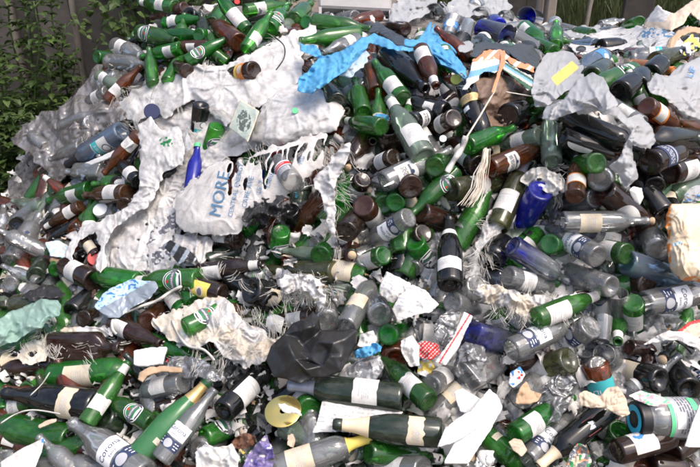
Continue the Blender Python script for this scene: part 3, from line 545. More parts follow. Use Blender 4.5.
BOTTLES = '''
champ k 98 407 3 393 2 - cr -
wine g 52 376 150 368 1 - cr -
beer g 86 424 129 362 3.4 - w nk
wine dg 104 418 170 446 2 25 w - 1.05
beer cl 152 481 73 423 3.6 - co - 1.1
beer g 38 461 112 432 1.2 - - -
wine g 72 440 -25 422 .8 - - -
beer br 56 372 8 396 .8 - rd -
beer br 30 407 -20 424 .2 - - -
beer g 3 414 1 368 .5 - - -
wine cl 30 470 115 465 2 - - -
beer g 152 424 104 396 1.8 - hk - 1.05
spirit cl 184 382 121 397 3 - w - .82
champ tg 138 458 208 381 3.2 - sq gf 1.02
beer cl 160 460 212 393 3.6 - co - 1.06
wine k 223 412 290 346 3.4 34 w - .95
beer g 204 438 272 409 1.8 - hk - 1.0
jar cl 200 452 216 438 1.2 20 - -
wine cl 255 478 307 424 1.8 - - -
wine dg 403 398 288 385 3.2 - w gy
beer g 309 410 296 386 2.4 62 w nk 1.15
champ dg 442 433 333 424 4.2 - cr cf
wine cl 270 470 372 437 3 - cr yy
beer g 368 452 447 460 3 - - nk
spirit cl 424 472 345 468 3.2 - w -
beer g 429 402 376 353 4 - w -
beer g 513 456 466 420 1.6 15 sq -
beer g 514 435 574 396 3 - w nk
beer cl 527 460 577 408 2.4 - co -
wine k 610 406 530 474 3 - rd cf .9
spirit br 595 363 611 425 2.2 22 tl - .95
wine k 661 381 600 363 3 38 cr - 1.0
wine k 689 390 655 350 3 45 - -
jar cl 697 418 641 419 4 - gn cc 1.1
spirit db 617 452 676 435 4 30 wb - .85
beer g 620 430 588 463 1.6 - - -
beer db 672 453 708 428 2.8 20 - -
beer g 724 428 680 467 3 - - nk
beer br 642 436 603 410 1.6 - - -
beer g 668 417 624 389 2.8 - - nk
jar db 650 466 690 470 2 - - -
jar cl 606 356 603 354 3 -72 - -
flask db 50 348 131 348 3 - - - .9
beer db 56 362 -12 372 1.2 - - -
wine cl -60 366 29 359 2 - - cf
wine k 71 312 112 279 1.8 35 - -
beer db 83 319 110 313 2 42 - -
beer db 113 323 164 345 3 - w - .95
wine ol 62 303 -5 305 1 - - -
beer g 185 328 240 302 5 18 hk -
beer br 147 322 172 303 3 42 - - 1.15
beer br 230 312 277 326 1.8 - or -
beer g 142 283 85 274 3 - - -
beer g 200 280 134 281 3.4 - hk nk
beer g 194 303 172 260 2.2 - hk -
beer g 184 312 160 280 2 - st -
beer db 223 294 180 281 2.2 25 yl - 1.05
beer db 199 272 263 264 2.2 - w nk
wine k 272 303 213 268 1.2 - - gy
champ k 250 290 310 304 3.4 42 cr gf
beer db 314 316 261 327 2 - w nk
beer g 281 231 276 279 3 - hk -
beer g 320 256 340 234 2.4 52 st - 1.1
wine k 290 210 314 269 2.6 - - cf .82
wine dg 206 262 252 244 2.2 20 - cf .8
beer db 238 240 205 236 2.2 35 w - 1.1
beer g 242 231 272 207 2 30 - -
wine cl 346 327 384 262 4 - cr - .86
jar cl 381 316 372 300 3 58 - -
beer g 388 335 404 328 3 60 - -
jar cl 327 322 325 310 2 50 - -
wine cl 546 327 462 306 2.2 - w kf .9
square bc 472 333 545 350 3 - - - .95
beer cl 511 350 576 320 4 - co - 1.08
flask cl 467 376 514 346 3 - - -
spirit cl 478 286 436 316 3 - - - .95
wine ol 570 360 490 386 3 - w -
beer cl 591 326 537 362 3.8 - co - 1.12
beer g 535 319 601 294 4.6 - st nk
beer g 633 302 634 350 4 - st nk
beer g 617 317 618 347 4 -52 - nk .95
beer cl 644 304 716 288 4 - co - 1.15
cup cl 617 308 617 290 4 -35 - - .8
beer db 648 285 606 278 3.6 40 w - 1.1
cup cl 602 342 603 322 3 25 - - .7
cup wc_ 598 300 600 296 3 -50 bb - .6
wine k 682 328 660 363 3 -58 - ck
beer cl 716 396 679 351 3 - dk -
jar cl 584 352 586 346 2 -60 - -
beer g 93 189 47 202 2 - w -
beer br 138 193 74 196 3 - w - .95
beer br 81 206 44 228 3 - w nk
jar k 52 227 54 215 2 70 - -
beer br 75 231 92 212 2 58 - - 1.1
jar cl 112 224 99 208 2.6 -50 - wc .9
beer db 124 205 136 194 3 62 - -
spirit cl 12 262 40 214 2 - bs -
beer br -12 199 20 207 .8 - - -
beer cg 44 208 12 202 1 - - -
wine db 100 284 42 254 3 - w bf .85
wine dg 36 276 46 258 2.4 60 - -
beer g 56 270 64 254 2.4 58 - -
beer g 62 247 22 271 1.8 - - -
jar cl 93 262 95 258 1.6 -70 - rc .8
beer br 326 195 293 232 3 22 - - 1.12
spirit db 346 232 366 206 4 42 - - .92
beer br 363 205 384 234 4 46 w - 1.2
beer cl 409 217 357 248 4.8 - co -
wine dg 352 236 352 257 3 -66 - ck
beer g 384 255 343 270 3 - st nk .95
beer db 424 233 388 259 3 - - -
beer db 450 222 407 228 2.6 -20 - -
beer g 415 242 442 292 3 - hk - 1.0
beer g 395 203 402 190 3 64 - -
beer g 368 188 371 202 2.4 -50 st -
beer db 363 179 341 219 3 - w -
beer g 340 208 343 160 2 - - -
beer g 384 205 378 188 2 - - -
champ k 450 286 449 204 5 - w wg .86
spirit bl 541 190 508 246 5.6 - - - .98
spirit bc 512 246 562 278 6 30 - - .85
jar k 500 248 488 265 4 -58 - - 1.1
beer cl 507 276 552 287 4 30 w - 1.05
wine cl 612 287 536 262 4.6 - - ck .86
beer g 549 244 566 250 4 56 - -
wine ol 497 228 530 153 3 - w gy .92
beer db 421 212 472 231 3 - - - 1.05
wine ol 451 190 500 182 3.6 42 w -
beer g 456 170 410 216 3 - hk -
wine cl 562 222 652 221 5 - cr ck .96
wine db 604 190 650 230 4 25 disc -
beer cl 598 257 552 229 5 42 co - 1.12
beer g 627 254 585 246 4.8 32 st - 1.05
jar cl 659 251 651 238 5 50 - -
wine pb 626 262 708 290 4 - - wf 1.0
beer cl 590 232 641 248 3 - st -
beer g 640 271 585 264 3 - - -
wine k 664 214 626 166 4 20 - - .95
wine k 672 214 661 174 3.4 - cr wf .8
beer cl 596 198 552 211 3 - - -
wine pb 123 131 64 167 4 - bw kf .95
beer br 140 134 107 170 4 - w - 1.1
square cl 104 172 78 172 3 30 - -
jar cl 31 137 40 146 2.6 60 - - 1.0
beer g 63 122 84 112 2 50 - -
beer g 74 128 90 112 2 - - -
beer k 138 182 116 158 3 - w -
beer k 117 183 136 178 3 58 w -
wine k 201 104 197 148 5.6 12 bw - .86
beer g 217 126 205 164 4 15 hk -
beer bl 191 194 198 145 2.6 - - tc
wine k 160 170 205 172 4.6 15 wl - .9
spirit cl 293 183 271 148 6.4 - sm rc .85
spirit cl 245 186 248 165 3.6 - - rc .7
spirit bl 254 184 262 162 3.8 - - nc .7
wine dg 337 103 326 86 4 60 - -
beer ol 364 130 343 107 4.4 -15 - -
beer g 382 127 354 122 4.6 25 - nk
beer g 363 113 357 88 3 35 - -
beer g 355 96 362 106 3 45 st -
beer br 377 93 371 66 2.6 52 - - 1.1
beer g 403 99 382 72 3 32 w - 1.05
champ k 388 57 428 91 3.8 - - - .95
beer g 426 55 406 55 4 52 w - 1.05
beer br 426 62 438 91 4 -52 w nk
beer g 446 58 450 72 4 -55 w -
beer db 384 120 381 106 2.6 -45 - -
beer cg 424 158 391 101 4.6 - w nk 1.05
jar db 393 155 389 125 4 -38 - - 1.1
wine db 365 138 346 171 4 -40 - ck .9
beer db 394 157 359 173 4 - w - .9
beer cl 383 182 434 158 4.8 20 wl - 1.12
jar db 411 187 404 180 4 62 - -
beer db 373 130 373 144 2.6 -60 - -
wine k 465 86 488 150 4.6 - gd - 1.05
jar k 508 116 520 112 4 35 - - 1.1
spirit g 540 98 533 112 4.8 -74 - - 1.1
beer g 467 146 514 128 5 - - - 1.0
beer cg 540 136 492 150 4.4 30 w -
beer br 490 168 546 145 5 - wl nk 1.05
beer db 478 166 448 140 3.8 38 w - 1.15
beer db 454 118 422 138 4 - w -
beer k 410 122 442 110 4 - wl -
beer g 434 167 446 156 4 58 - - 1.05
beer cg 552 162 548 108 3.8 - - -
spirit k 567 119 642 150 4 - - - 1.05
wine k 562 137 625 160 5 22 half - .85
beer br 646 106 684 133 5 - ow nk
wine cl 642 124 608 103 4 20 w wf .7
beer br 714 138 676 120 5 - w -
wine k 695 142 640 140 4 - - -
beer db 646 164 695 148 4.8 - dk -
beer db 668 173 716 160 4 - w -
beer g 597 163 576 165 5 50 - -
beer br 575 197 578 150 6 - ow nk .9
jar cl 600 180 603 172 4 50 - -
beer k 655 186 636 158 3.6 - - -
beer g 186 62 231 36 5 - hk -
wine k 188 14 214 34 4.8 48 w - .95
beer g 198 35 222 39 4.4 48 hk -
beer br 243 46 207 18 4 - - - 1.05
beer g 134 31 184 43 4 - hk -
beer g 166 36 204 34 3 - - -
beer g 181 48 142 57 4 - w -
beer cl 112 44 152 60 3 - w -
beer cl 108 62 150 66 3.4 - - -
beer g 96 57 128 60 4 28 cr - 1.05
beer br 107 101 141 66 4 - w -
beer g 153 85 150 59 4 40 - - .9
beer g 167 82 180 60 4 40 - - .9
beer br 183 47 222 46 3 - w -
beer g 164 24 206 18 3 - w -
beer g 212 24 228 2 3.4 - - -
beer g 247 31 224 4 4 28 st - 1.05
beer br 185 8 151 18 3 - - -
beer g 245 11 290 4 3 - w -
beer k 270 20 240 26 3 - - -
beer g 246 50 264 23 4.2 25 w -
beer g 257 45 294 -2 4 - hk - 1.05
beer g 284 30 318 -4 3 - - -
beer g 176 8 140 2 3.4 - w nk
beer db 254 70 228 77 5.4 48 or - 1.15
beer db 187 71 176 66 4.6 45 - -
beer g 313 21 371 29 4.4 - - -
beer g 359 34 300 41 5 - - -
beer cl 358 39 322 53 4.2 - w -
beer g 306 22 328 36 3.6 - - -
beer db 406 29 386 27 4.2 38 - - 1.0
cup cl 450 7 424 19 3.6 - dk - 1.1
cup cl 467 27 462 40 3.4 -50 - -
cup cl 448 36 452 22 3.2 45 bb -
cup bc 478 27 504 36 4 - - - 1.2
jar bl 499 26 494 22 3.6 62 - - 1.1
cup cl 530 46 508 35 4.6 -20 - - 1.3
cup bc 544 20 520 16 3.6 - - - 1.3
beer g 522 26 545 46 4 - w - 1.15
beer g 554 52 530 42 4.4 35 - - 1.2
beer g 556 46 556 30 4 60 - - 1.2
wine dg 566 96 628 50 7.6 - - - .86
beer pb 609 54 574 73 4.4 - bb - 1.15
beer g 633 73 590 90 5 - hk - 1.1
jar cl 659 59 625 60 5 -12 tw - 1.25
wine ol 655 61 690 53 4.4 - - grf 1.0
beer or 648 68 679 71 5 -20 - yf
beer g 670 112 631 63 5 - hk - 1.05
jar k 637 88 641 76 4 70 - - 1.1
jar k 650 74 658 66 4 55 - -
jar k 620 92 630 84 4 60 - -
jar k 600 48 616 47 4.6 20 - - 1.2
wine pb 596 45 562 48 4 - - - 1.0
beer cl 560 36 536 28 4 - - - 1.1
beer cl 62 127 98 112 3.8 - - -
beer cl 108 92 80 108 3.8 - w -
spirit cl 46 148 24 128 3.6 - - - .85
jar cl 92 122 86 130 3.8 35 - -
beer cl 82 146 50 160 3.6 - - -
cup cl 118 76 104 84 3.8 - - -
beer cg 100 76 124 90 3.6 - w -
beer cl 22 236 44 206 2.6 - - -
beer cl 10 284 40 270 2.2 - - -
beer cl 452 302 492 318 3.4 - - -
beer cl 600 366 560 392 2.6 - - -
wine cl 520 398 560 360 2.6 - - - .9
beer cl 430 386 462 366 3.4 - w -
beer cl 575 31 553 25 2.2 - - -
beer g 592 34 570 30 2.2 - - -
cup cl 512 14 500 22 3 - - -
beer cl 524 34 550 31 2.6 - - -
cup cl 552 30 556 20 2.6 - - -
beer cl 600 25 624 20 2.2 - - -
beer g 641 22 622 27 2.4 - - -
beer cl 614 30 594 33 2.4 - - -
cup cl 488 12 476 18 3.4 - - -
cup cl 470 10 480 2 3.2 - dk -
'''
def run_bottles():
    for ln in BOTTLES.strip().splitlines():
        p = ln.split(); col = p[1]
        if col == 'wc_': col = 'cl'
        bottle(p[0], col, *map(float, p[2:6]), lay=float(p[6]), t=None if p[7] == '-' else float(p[7]), lab=p[8], foil=p[9], sc=float(p[10]) if len(p) > 10 else 1.0)
# ------------------------------------------------------------------ setting
def build_ground():
    mb = MB(); n = 60; vs = []; fs = []
    xs = np.concatenate([np.linspace(-60, -8, 8), np.linspace(-7, 7, 45), np.linspace(8, 60, 8)]); ys = np.concatenate([np.linspace(-4, 9, 45), np.linspace(10, 90, 12)])
    for y in ys:
        for x in xs: vs.append((x, y, .04 * float(vn(np.array(x * 1.7), np.array(y * 1.7), 3)) - .06))
    for j in range(len(ys) - 1):
        for i in range(len(xs) - 1):
            a = j * len(xs) + i; fs.append((a, a + 1, a + 1 + len(xs), a + len(xs)))
    mb.add(vs, fs); tag(mb.build('ground', ['earth']), 'trodden brown earth under and around the heap', 'ground', kind='structure')
SIL = np.array([(-160, 232), (0, 197), (12, 168), (25, 150), (45, 122), (75, 92), (92, 68), (110, 48), (135, 30), (165, 12), (185, 5), (240, 4), (320, 8), (400, 4), (450, 3), (495, 6), (525, 18), (560, 24), (600, 26), (640, 22), (660, 10), (700, 8), (860, 8)], float)
def build_mound():
    us = np.arange(-160, 861, 7.0); vs_ = np.arange(-120, 600, 7.0); V = []; nu = len(us)
    for v in vs_:
        sv = np.interp(us, SIL[:, 0], SIL[:, 1]); vv = np.maximum(v, sv)
        d = D(us, vv) + .085 + .05 * (vn(us / 14, vv / 14, 4) - .5) + .03 * (vn(us / 5, vv / 5, 6) - .5)
        p = at(us, vv, d); k = np.maximum(0, sv - v) * .011
        p[:, 1] += k; p[:, 2] -= k * 1.1; p[:, 2] = np.maximum(p[:, 2], -.12); V += [tuple(q) for q in p]
    fs = [(j * nu + i, j * nu + i + 1, (j + 1) * nu + i + 1, (j + 1) * nu + i) for j in range(len(vs_) - 1) for i in range(nu - 1)]
    mb = MB(); mb.add(V, fs); tag(mb.build('rubbish_mound', ['rubble']), 'dark packed rubbish mound underneath the bottles', 'mound', kind='structure')
build_ground(); build_mound()

# ------------------------------------------------------------------ back: wall, plants, grass, posts
def build_wall():
    e = bpy.data.objects.new('concrete_wall', None); COL.objects.link(e); e.location = (0, 0, 0)
    tag(e, 'rough shaded concrete wall with paler pillars behind the heap', 'wall')
    def slab(name, x0, x1, y0, y1, z1, mat, sd):
        mb = MB(); nx = max(2, int((x1 - x0) / .05)); nz = int(z1 / .05)
        vs = []; fs = []
        for j in range(nz + 1):
            for i in range(nx + 1):
                x = x0 + (x1 - x0) * i / nx; z = -.15 + (z1 + .15) * j / nz
                vs.append((x, y0 - .05 * float(vn(np.array(x * 5. + sd), np.array(z * 4.), sd)), z))
        for j in range(nz):
            for i in range(nx): a = j * (nx + 1) + i; fs.append((a, a + 1, a + nx + 2, a + nx + 1))
        b = len(vs); vs += [(x0, y1, -.15), (x1, y1, -.15), (x1, y1, z1), (x0, y1, z1)]
        tl, tr, br_ = nz * (nx + 1), nz * (nx + 1) + nx, nx
        fs += [(b + 1, b, b + 3, b + 2), (0, tl, b + 3, b), (br_, b + 1, b + 2, tr), (tl, tr, b + 2, b + 3)]
        mb.add(vs, fs); return mb.build(name, [mat], e)
    slab('wall', -6.5, -.55, 4.15, 4.45, 2.0, 'wall_brown', 3)
    slab('pillar', -2.35, -1.93, 4.03, 4.10, 2.06, 'wall_grey', 5); slab('pillar', -1.76, -1.58, 4.02, 4.10, 2.06, 'wall_grey', 8)
build_wall()
def leaf(mb, p, dirv, up, L, W, mi):
    d = dirv.normalized(); s = d.cross(up).normalized(); n = s.cross(d)
    pts = [p, p + d * L * .3 + s * W * .5 + n * W * .12, p + d * L * .62 + s * W * .38 + n * W * .08 - n * L * .05, p + d * L - n * L * .2, p + d * L * .62 - s * W * .38 + n * W * .08 - n * L * .05, p + d * L * .3 - s * W * .5 + n * W * .12, p + d * L * .45 - n * L * .03]
    mb.add(pts, [(0, 1, 6), (1, 2, 6), (2, 3, 6), (3, 4, 6), (4, 5, 6), (5, 0, 6)], mi)
def nettle(u, base_y, h, leanx, seed, label, leafs=15, L0=.085, name='nettle_plant'):
    r = random.Random(seed); x = (u - 350) / FPX * (base_y * .98 + .3)
    root = bpy.data.objects.new(name, None); COL.objects.link(root); root.location = (x, base_y, -.02)
    tag(root, label, 'plant', 'nettles along the wall')
    pts = [Vector((leanx * (k / 8) ** 1.4 * h + .02 * math.sin(k * 1.3 + seed), -.06 * (k / 8) ** 2 * h, h * k / 8)) for k in range(9)]
    st = MB(); st.tube(pts, [.0075 * (1 - .075 * k) for k in range(9)], 6); lv = MB()
    for i in range(leafs):
        f = .06 + .94 * (i + .3) / leafs; k = min(7, int(f * 8)); q = pts[k].lerp(pts[k + 1], f * 8 - k); a0 = (i % 2) * math.pi / 2 + r.uniform(-.4, .4)
        for sgn in (0, math.pi):
            a = a0 + sgn; dv = Vector((math.cos(a), math.sin(a) * .8, r.uniform(-.35, .25))); l = L0 * r.uniform(.75, 1.2) * (1.1 - .45 * f)
            if r.random() < .45:      # side shoot
                tip = q + dv.normalized() * l * r.uniform(1.0, 2.4) + Vector((0, 0, .03)); st.tube([q, tip], [.003, .002], 4)
                for m in range(5):
                    b = r.uniform(0, 6.28); leaf(lv, q.lerp(tip, .3 + .7 * m / 4), Vector((math.cos(b), math.sin(b), r.uniform(-.5, .3))), Vector((0, 0, 1)), l * r.uniform(.7, 1), l * .62, r.random() < .2)
            else: leaf(lv, q, dv, Vector((r.uniform(-.3, .3), r.uniform(-.3, .3), 1)), l, l * .66, r.random() < .15)
    st.build('stem', ['stem'], root); lv.build('leaves', ['leaf', 'leaf_light'], root, smooth=False)
ORD = ['first', 'second', 'third', 'fourth', 'fifth', 'sixth', 'seventh', 'eighth', 'ninth', 'tenth', 'eleventh', 'twelfth', 'thirteenth', 'fourteenth', 'fifteenth', 'sixteenth', 'seventeenth', 'eighteenth']
_r = random.Random(4)
STALKS = [(-14, 3.75, 1.05, .05), (-2, 3.45, 1.0, .12), (8, 3.8, 1.3, -.02), (17, 3.5, .95, .05), (24, 3.72, 1.45, .02), (30, 3.4, .75, -.08), (36, 3.75, 1.35, .08), (44, 3.5, 1.0, .16), (52, 3.78, 1.2, .05), (58, 3.6, .85, .10), (66, 3.72, 1.15, .14), (74, 3.82, .85, .12), (82, 3.8, .7, .10)]
for i, (u, y, h, lx) in enumerate(STALKS):
    nettle(u, y, h, lx, 30 + i, 'leafy green nettle stalk by the concrete wall, %s from the left' % ORD[i], 30 if h > 1.1 else 26, .066)
for i, (u, y, h) in enumerate([(-8, 3.3, .5), (4, 3.15, .42), (14, 3.25, .52), (22, 3.3, .45), (33, 3.25, .5), (43, 3.4, .5), (52, 3.5, .5), (62, 3.55, .5)]):
    nettle(u, y, h, 0, 60 + i, 'low bushy nettle at the foot of the taller nettles, %s from the left' % ORD[i], 24, .075)
def shrub(name, label, u0, u1, y, z0, z1, n, seed, light=.25):
    r = random.Random(seed); x0 = (u0 - 350) / FPX * y; x1 = (u1 - 350) / FPX * y
    root = bpy.data.objects.new(name, None); COL.objects.link(root); root.location = ((x0 + x1) / 2, y + .25, 0); tag(root, label, 'plant')
    lv = MB(); st = MB(); cx = (x0 + x1) / 2; cl = [(r.uniform(x0, x1) - cx, r.uniform(-.25, .2), r.uniform(z0, z1), r.uniform(.07, .16)) for _ in range(max(8, n // 45))]
    for c in cl: st.tube([(c[0] * .6, .05, -.1), (c[0] * .8, c[1] * .5, c[2] * .5), (c[0], c[1], c[2])], [.012, .008, .003], 5)
    for i in range(n):
        c = r.choice(cl); p = Vector((c[0] + r.gauss(0, c[3]), c[1] + r.gauss(0, c[3] * .7), c[2] + r.gauss(0, c[3] * .8)))
        a = r.uniform(0, 6.28); l = r.uniform(.03, .07); leaf(lv, p, Vector((math.cos(a), math.sin(a), r.uniform(-.7, .2))), Vector((r.uniform(-.4, .4), -.5, 1)), l, l * .7, r.random() < light)
    st.build('stem', ['stem'], root); lv.build('leaves', ['leaf', 'leaf_light'], root, smooth=False)
shrub('creeper', 'bright leafed creeper hanging on the wall just above the heap', 122, 172, 3.85, .72, 1.25, 900, 5, .55)
shrub('shrub', 'dark leafy shrub behind the topmost green bottles', 168, 300, 3.95, .7, 1.2, 1500, 6, .15)
shrub('weed', 'small light green weed growing at the left edge of the heap', 1, 15, 2.72, .0, .10, 90, 7, .8)
def build_grass():
    r = random.Random(2); mb = MB()
    for i in range(9000):
        y = r.uniform(5.9, 9.5); x = r.uniform(.7, 5.2) * y / 6.5; h = r.uniform(.5, 1.15) * (1 + .12 * (y - 6)); lx = r.gauss(0, .16); ly = r.gauss(-.05, .14); wd = r.uniform(.006, .014)
        b = Vector((x, y, -.05)); s = Vector((wd, r.uniform(-.4, .4) * wd, 0)); m = b + Vector((lx * .35, ly * .35, h * .6)); t = b + Vector((lx, ly, h))
        mb.add([b - s, b + s, m + s * .8, m - s * .8, t], [(0, 1, 2, 3), (3, 2, 4)], 0)
    tag(mb.build('grass', ['grass'], smooth=False), 'tall dark grass growing behind the far right of the heap', 'grass', kind='stuff')
build_grass()
def post(name, label, u, v0, v1, d, wpx, mat, thick=.06, lean=0, cat='post'):
    b = Vector(at(u, v1, d)[0]); t = Vector(at(u, v0, d)[0]); wd = wpx * d / FPX; mb = MB()
    h = max(.3, t.z - b.z); b.z -= .35; h += .35
    mb.box((0, 0, h / 2), wd, thick, h, 0); o = mb.build(name, [mat], smooth=False); o.location = b; o.rotation_euler = (0, lean, 0)
    bv = o.modifiers.new('bevel', 'BEVEL'); bv.width = min(.008, wd * .2); tag(o, label, cat); return o
post('wooden_stake', 'thin grey wooden stake standing in front of the dark grass', 584, 1, 26, 5.3, 3.6, 'wood', .03, .05)
post('wooden_post', 'weathered wooden post beside the grass, the thicker of two', 549, -20, 24, 5.2, 9, 'wood')
post('wooden_post', 'weathered wooden post left of the thicker post by the grass', 538, -20, 22, 5.3, 6, 'wood')
post('dark_board', 'broad dark board standing behind the blue tumblers', 520, -22, 20, 5.6, 62, 'dark_wood', .04, 0, 'board')
post('black_board', 'dark board behind the grass clump and far bottles', 636, -22, 20, 5.2, 30, 'dark_wood', .04, 0, 'board')
post('white_pole', 'thin pale pole standing left of the weathered posts', 505, -20, 12, 5.0, 2.4, 'white_foil', .02, 0, 'pole')

# ------------------------------------------------------------------ sheets: torn sacks, bags, papers
def inside(u, v, pl):
    c = np.zeros(u.shape, bool); n = len(pl)
    for i in range(n):
        x1, y1 = pl[i]; x2, y2 = pl[(i + 1) % n]
        if y1 == y2: continue
        k = ((y1 > v) != (y2 > v)) & (u < (x2 - x1) * (v - y1) / (y2 - y1) + x1); c ^= k
    return c
def edge_dist(u, v, pl):
    d = np.full(u.shape, 1e9); n = len(pl)
    for i in range(n):
        a = np.array(pl[i], float); b = np.array(pl[(i + 1) % n], float); ab = b - a; l = max(1e-6, (ab ** 2).sum())
        t = np.clip(((u - a[0]) * ab[0] + (v - a[1]) * ab[1]) / l, 0, 1); d = np.minimum(d, np.hypot(u - a[0] - t * ab[0], v - a[1] - t * ab[1]))
    return d
SHEETS = {}
class Sheet:
    def __init__(s, pl, lay, amp, lam, dome, seed): s.pl, s.lay, s.amp, s.lam, s.dome, s.seed = pl, lay, amp, lam, dome, seed
    sharp = False
    def depth(s, u, v):
        h = s.amp * ((facets(u, v, s.lam, s.seed) + .2 * crumple(u, v, s.lam, s.seed + 3) + .4 * folds(u, v, s.pl, s.seed)) if s.sharp else .35 * crumple(u, v, s.lam, s.seed) + .45 * facets(u, v, s.lam * .45, s.seed + 5) + .75 * folds(u, v, s.pl, s.seed)) + s.amp * .12 * (vn(u / 4, v / 4, s.seed + 50) - .5)
        e = edge_dist(u, v, s.pl); sd = np.where(inside(u, v, s.pl), e, 0)
        return D(u.ravel(), v.ravel()).reshape(u.shape) - LIFT * s.lay - h - s.dome * (1 - np.exp(-sd / 12.0))
    def pts(s, u, v, off=0):
        u = np.asarray(u, float); v = np.asarray(v, float); return at(u.ravel(), v.ravel(), s.depth(u, v).ravel() - off)
def sheet(name, label, cat, pl, mats, lay=3, amp=.012, lam=22, dome=0.0, fray=1.5, group=None, pat=None, cut=None, holes=0, thick=.0007, step=1.0, fringe=0, kind=None, sharp=False):
    seed = sum(map(ord, label)) % 9973; S = Sheet([tuple(map(float, p)) for p in pl], lay + (1.3 if lay >= 3.3 else .5), amp * 1.7, lam, dome, seed); S.amp *= .6 if 'film_clear' in mats else 1; S.lam = lam * 1.3 if 'film_clear' in mats else lam; S.sharp = sharp or any(k in ('film_black', 'film_darkgrey', 'foilbag', 'film_blue', 'film_clear', 'film_mint') for k in mats) or (cat in ('paper', 'packet', 'cardboard', 'plastic bag', 'plastic scrap') and 'film_white' not in mats)
    if pat is not None or fray <= .5: step = min(step, .75)
    a = np.array(S.pl); u0, v0 = a.min(0) - 4; u1, v1 = a.max(0) + 4; nu = int((u1 - u0) / step) + 2; nv = int((v1 - v0) / step) + 2
    gu, gv = np.meshgrid(u0 + np.arange(nu) * step, v0 + np.arange(nv) * step)
    ins = inside(gu + fray * 2 * (vn(gu / 3.2, gv / 3.2, seed) - .5) + fray * 2.4 * (vn(gu / 9, gv / 9, seed + 9) - .5), gv + fray * 2 * (vn(gu / 3.2, gv / 3.2, seed + 3) - .5) + fray * 2.4 * (vn(gu / 9, gv / 9, seed + 8) - .5), S.pl)
    if holes: ins &= ~((vn(gu / 7, gv / 4, seed + 20) * .65 + vn(gu / 2.5, gv / 2.5, seed + 21) * .35) > 1 - holes)
    if cut is not None: ins &= ~cut(gu, gv)
    q = ins[:-1, :-1] & ins[1:, :-1] & ins[:-1, 1:] & ins[1:, 1:]
    idx = -np.ones(gu.size, int); fs = []; mi = []; used = []
    jj, ii = np.nonzero(q); cu = gu[jj, ii] + step / 2; cv = gv[jj, ii] + step / 2
    m = np.zeros(len(jj), int) if pat is None else np.asarray(pat(cu, cv), int)
    for k in range(len(jj)):
        c = jj[k] * nu + ii[k]; f = []
        for t in (c, c + 1, c + nu + 1, c + nu):
            if idx[t] < 0: idx[t] = len(used); used.append(t)
            f.append(idx[t])
        fs.append(tuple(f[::-1])); mi.append(int(m[k]))
    if not fs: return S, None
    fu = gu.ravel()[used].copy(); fv = gv.ravel()[used].copy(); fa = np.array(fs)
    ed = np.sort(np.concatenate([fa[:, [0, 1]], fa[:, [1, 2]], fa[:, [2, 3]], fa[:, [3, 0]]]), 1); un, ct = np.unique(ed, axis=0, return_counts=True); be = un[ct == 1]
    for _ in range(2):      # even out the outline
        su = np.zeros(len(fu)); sv_ = np.zeros(len(fu)); cn = np.zeros(len(fu))
        for i_, j_ in ((0, 1), (1, 0)):
            np.add.at(su, be[:, i_], fu[be[:, j_]]); np.add.at(sv_, be[:, i_], fv[be[:, j_]]); np.add.at(cn, be[:, i_], 1)
        k_ = cn > 0; fu[k_] = .4 * fu[k_] + .6 * su[k_] / cn[k_]; fv[k_] = .4 * fv[k_] + .6 * sv_[k_] / cn[k_]
    mb = MB(); mb.v = [tuple(q_) for q_ in S.pts(fu, fv)]; mb.f = fs; mb.m = mi
    if fringe:      # loose fibres along the torn outline
        r = random.Random(seed); n = len(pl)
        for i in range(n):
            A = Vector(S.pl[i]); B = Vector(S.pl[(i + 1) % n]); L = (B - A).length; nn = Vector(((B - A).y, -(B - A).x)).normalized()
            cen = A.lerp(B, .5) + nn * 2
            if inside(np.array([cen.x]), np.array([cen.y]), S.pl)[0]: nn = -nn
            for k in range(int(L * fringe / 4.5)):
                if k % 6 == 0: c = A.lerp(B, r.random()); d0 = (nn * r.uniform(.3, .8) + Vector((r.uniform(-.5, .5), r.uniform(0, .9)))).normalized(); l0 = r.uniform(5, 15); cv = r.uniform(-.5, .5)
                q0 = c + Vector((-d0.y, d0.x)) * r.uniform(-2.6, 2.6) - nn * 3; dr = d0.copy(); l = l0 * r.uniform(.5, 1.2); hw = r.uniform(.10, .26); px_ = []; n4 = 5; q = q0
                for m in range(n4 + 1):
                    wv = Vector((-dr.y, dr.x)) * hw * (1 - m / (n4 + .5)); px_ += [q - wv, q + wv]; dr = (dr + Vector((cv * .25 + r.gauss(0, .10), .22 + r.gauss(0, .08)))).normalized(); q = q + dr * l / n4
                d = float(D(q0.x, q0.y)[0]) - LIFT * S.lay - dome * .1
                pp = at([z.x for z in px_], [z.y for z in px_], [d + .003 * (m // 2) ** 1.5 for m in range(len(px_))])
                mb.add(pp, [(2 * m, 2 * m + 1, 2 * m + 3, 2 * m + 2) for m in range(n4)], 0)
    o = mb.build(name, mats); md = o.modifiers.new('solid', 'SOLIDIFY'); md.thickness = thick; md.offset = 0
    tag(o, label, cat, group, kind); SHEETS[label] = (S, o); return S, o
def print_text(S, parent, t, u, v, size_px, ang, mat='sack_blueprint', off=.006):
    """printed lettering lying on a sheet; size in photo pixels, ang = reading direction"""
    vs, fs = text_geo(t, 1.0); ca, sa = math.cos(R(ang)), math.sin(R(ang)); uu = []; vv = []
    for x, y, _ in vs: uu.append(u + size_px * (x * ca - y * sa)); vv.append(v - size_px * (x * sa + y * ca))
    mb = MB(); mb.add(S.pts(np.array(uu), np.array(vv), off), fs, 0); return mb.build('printed_text', [mat], parent)
SACKG = 'torn woven sacks on the heap'; BAGG = 'plastic bags on the heap'; PAPG = 'scraps of paper on the heap'
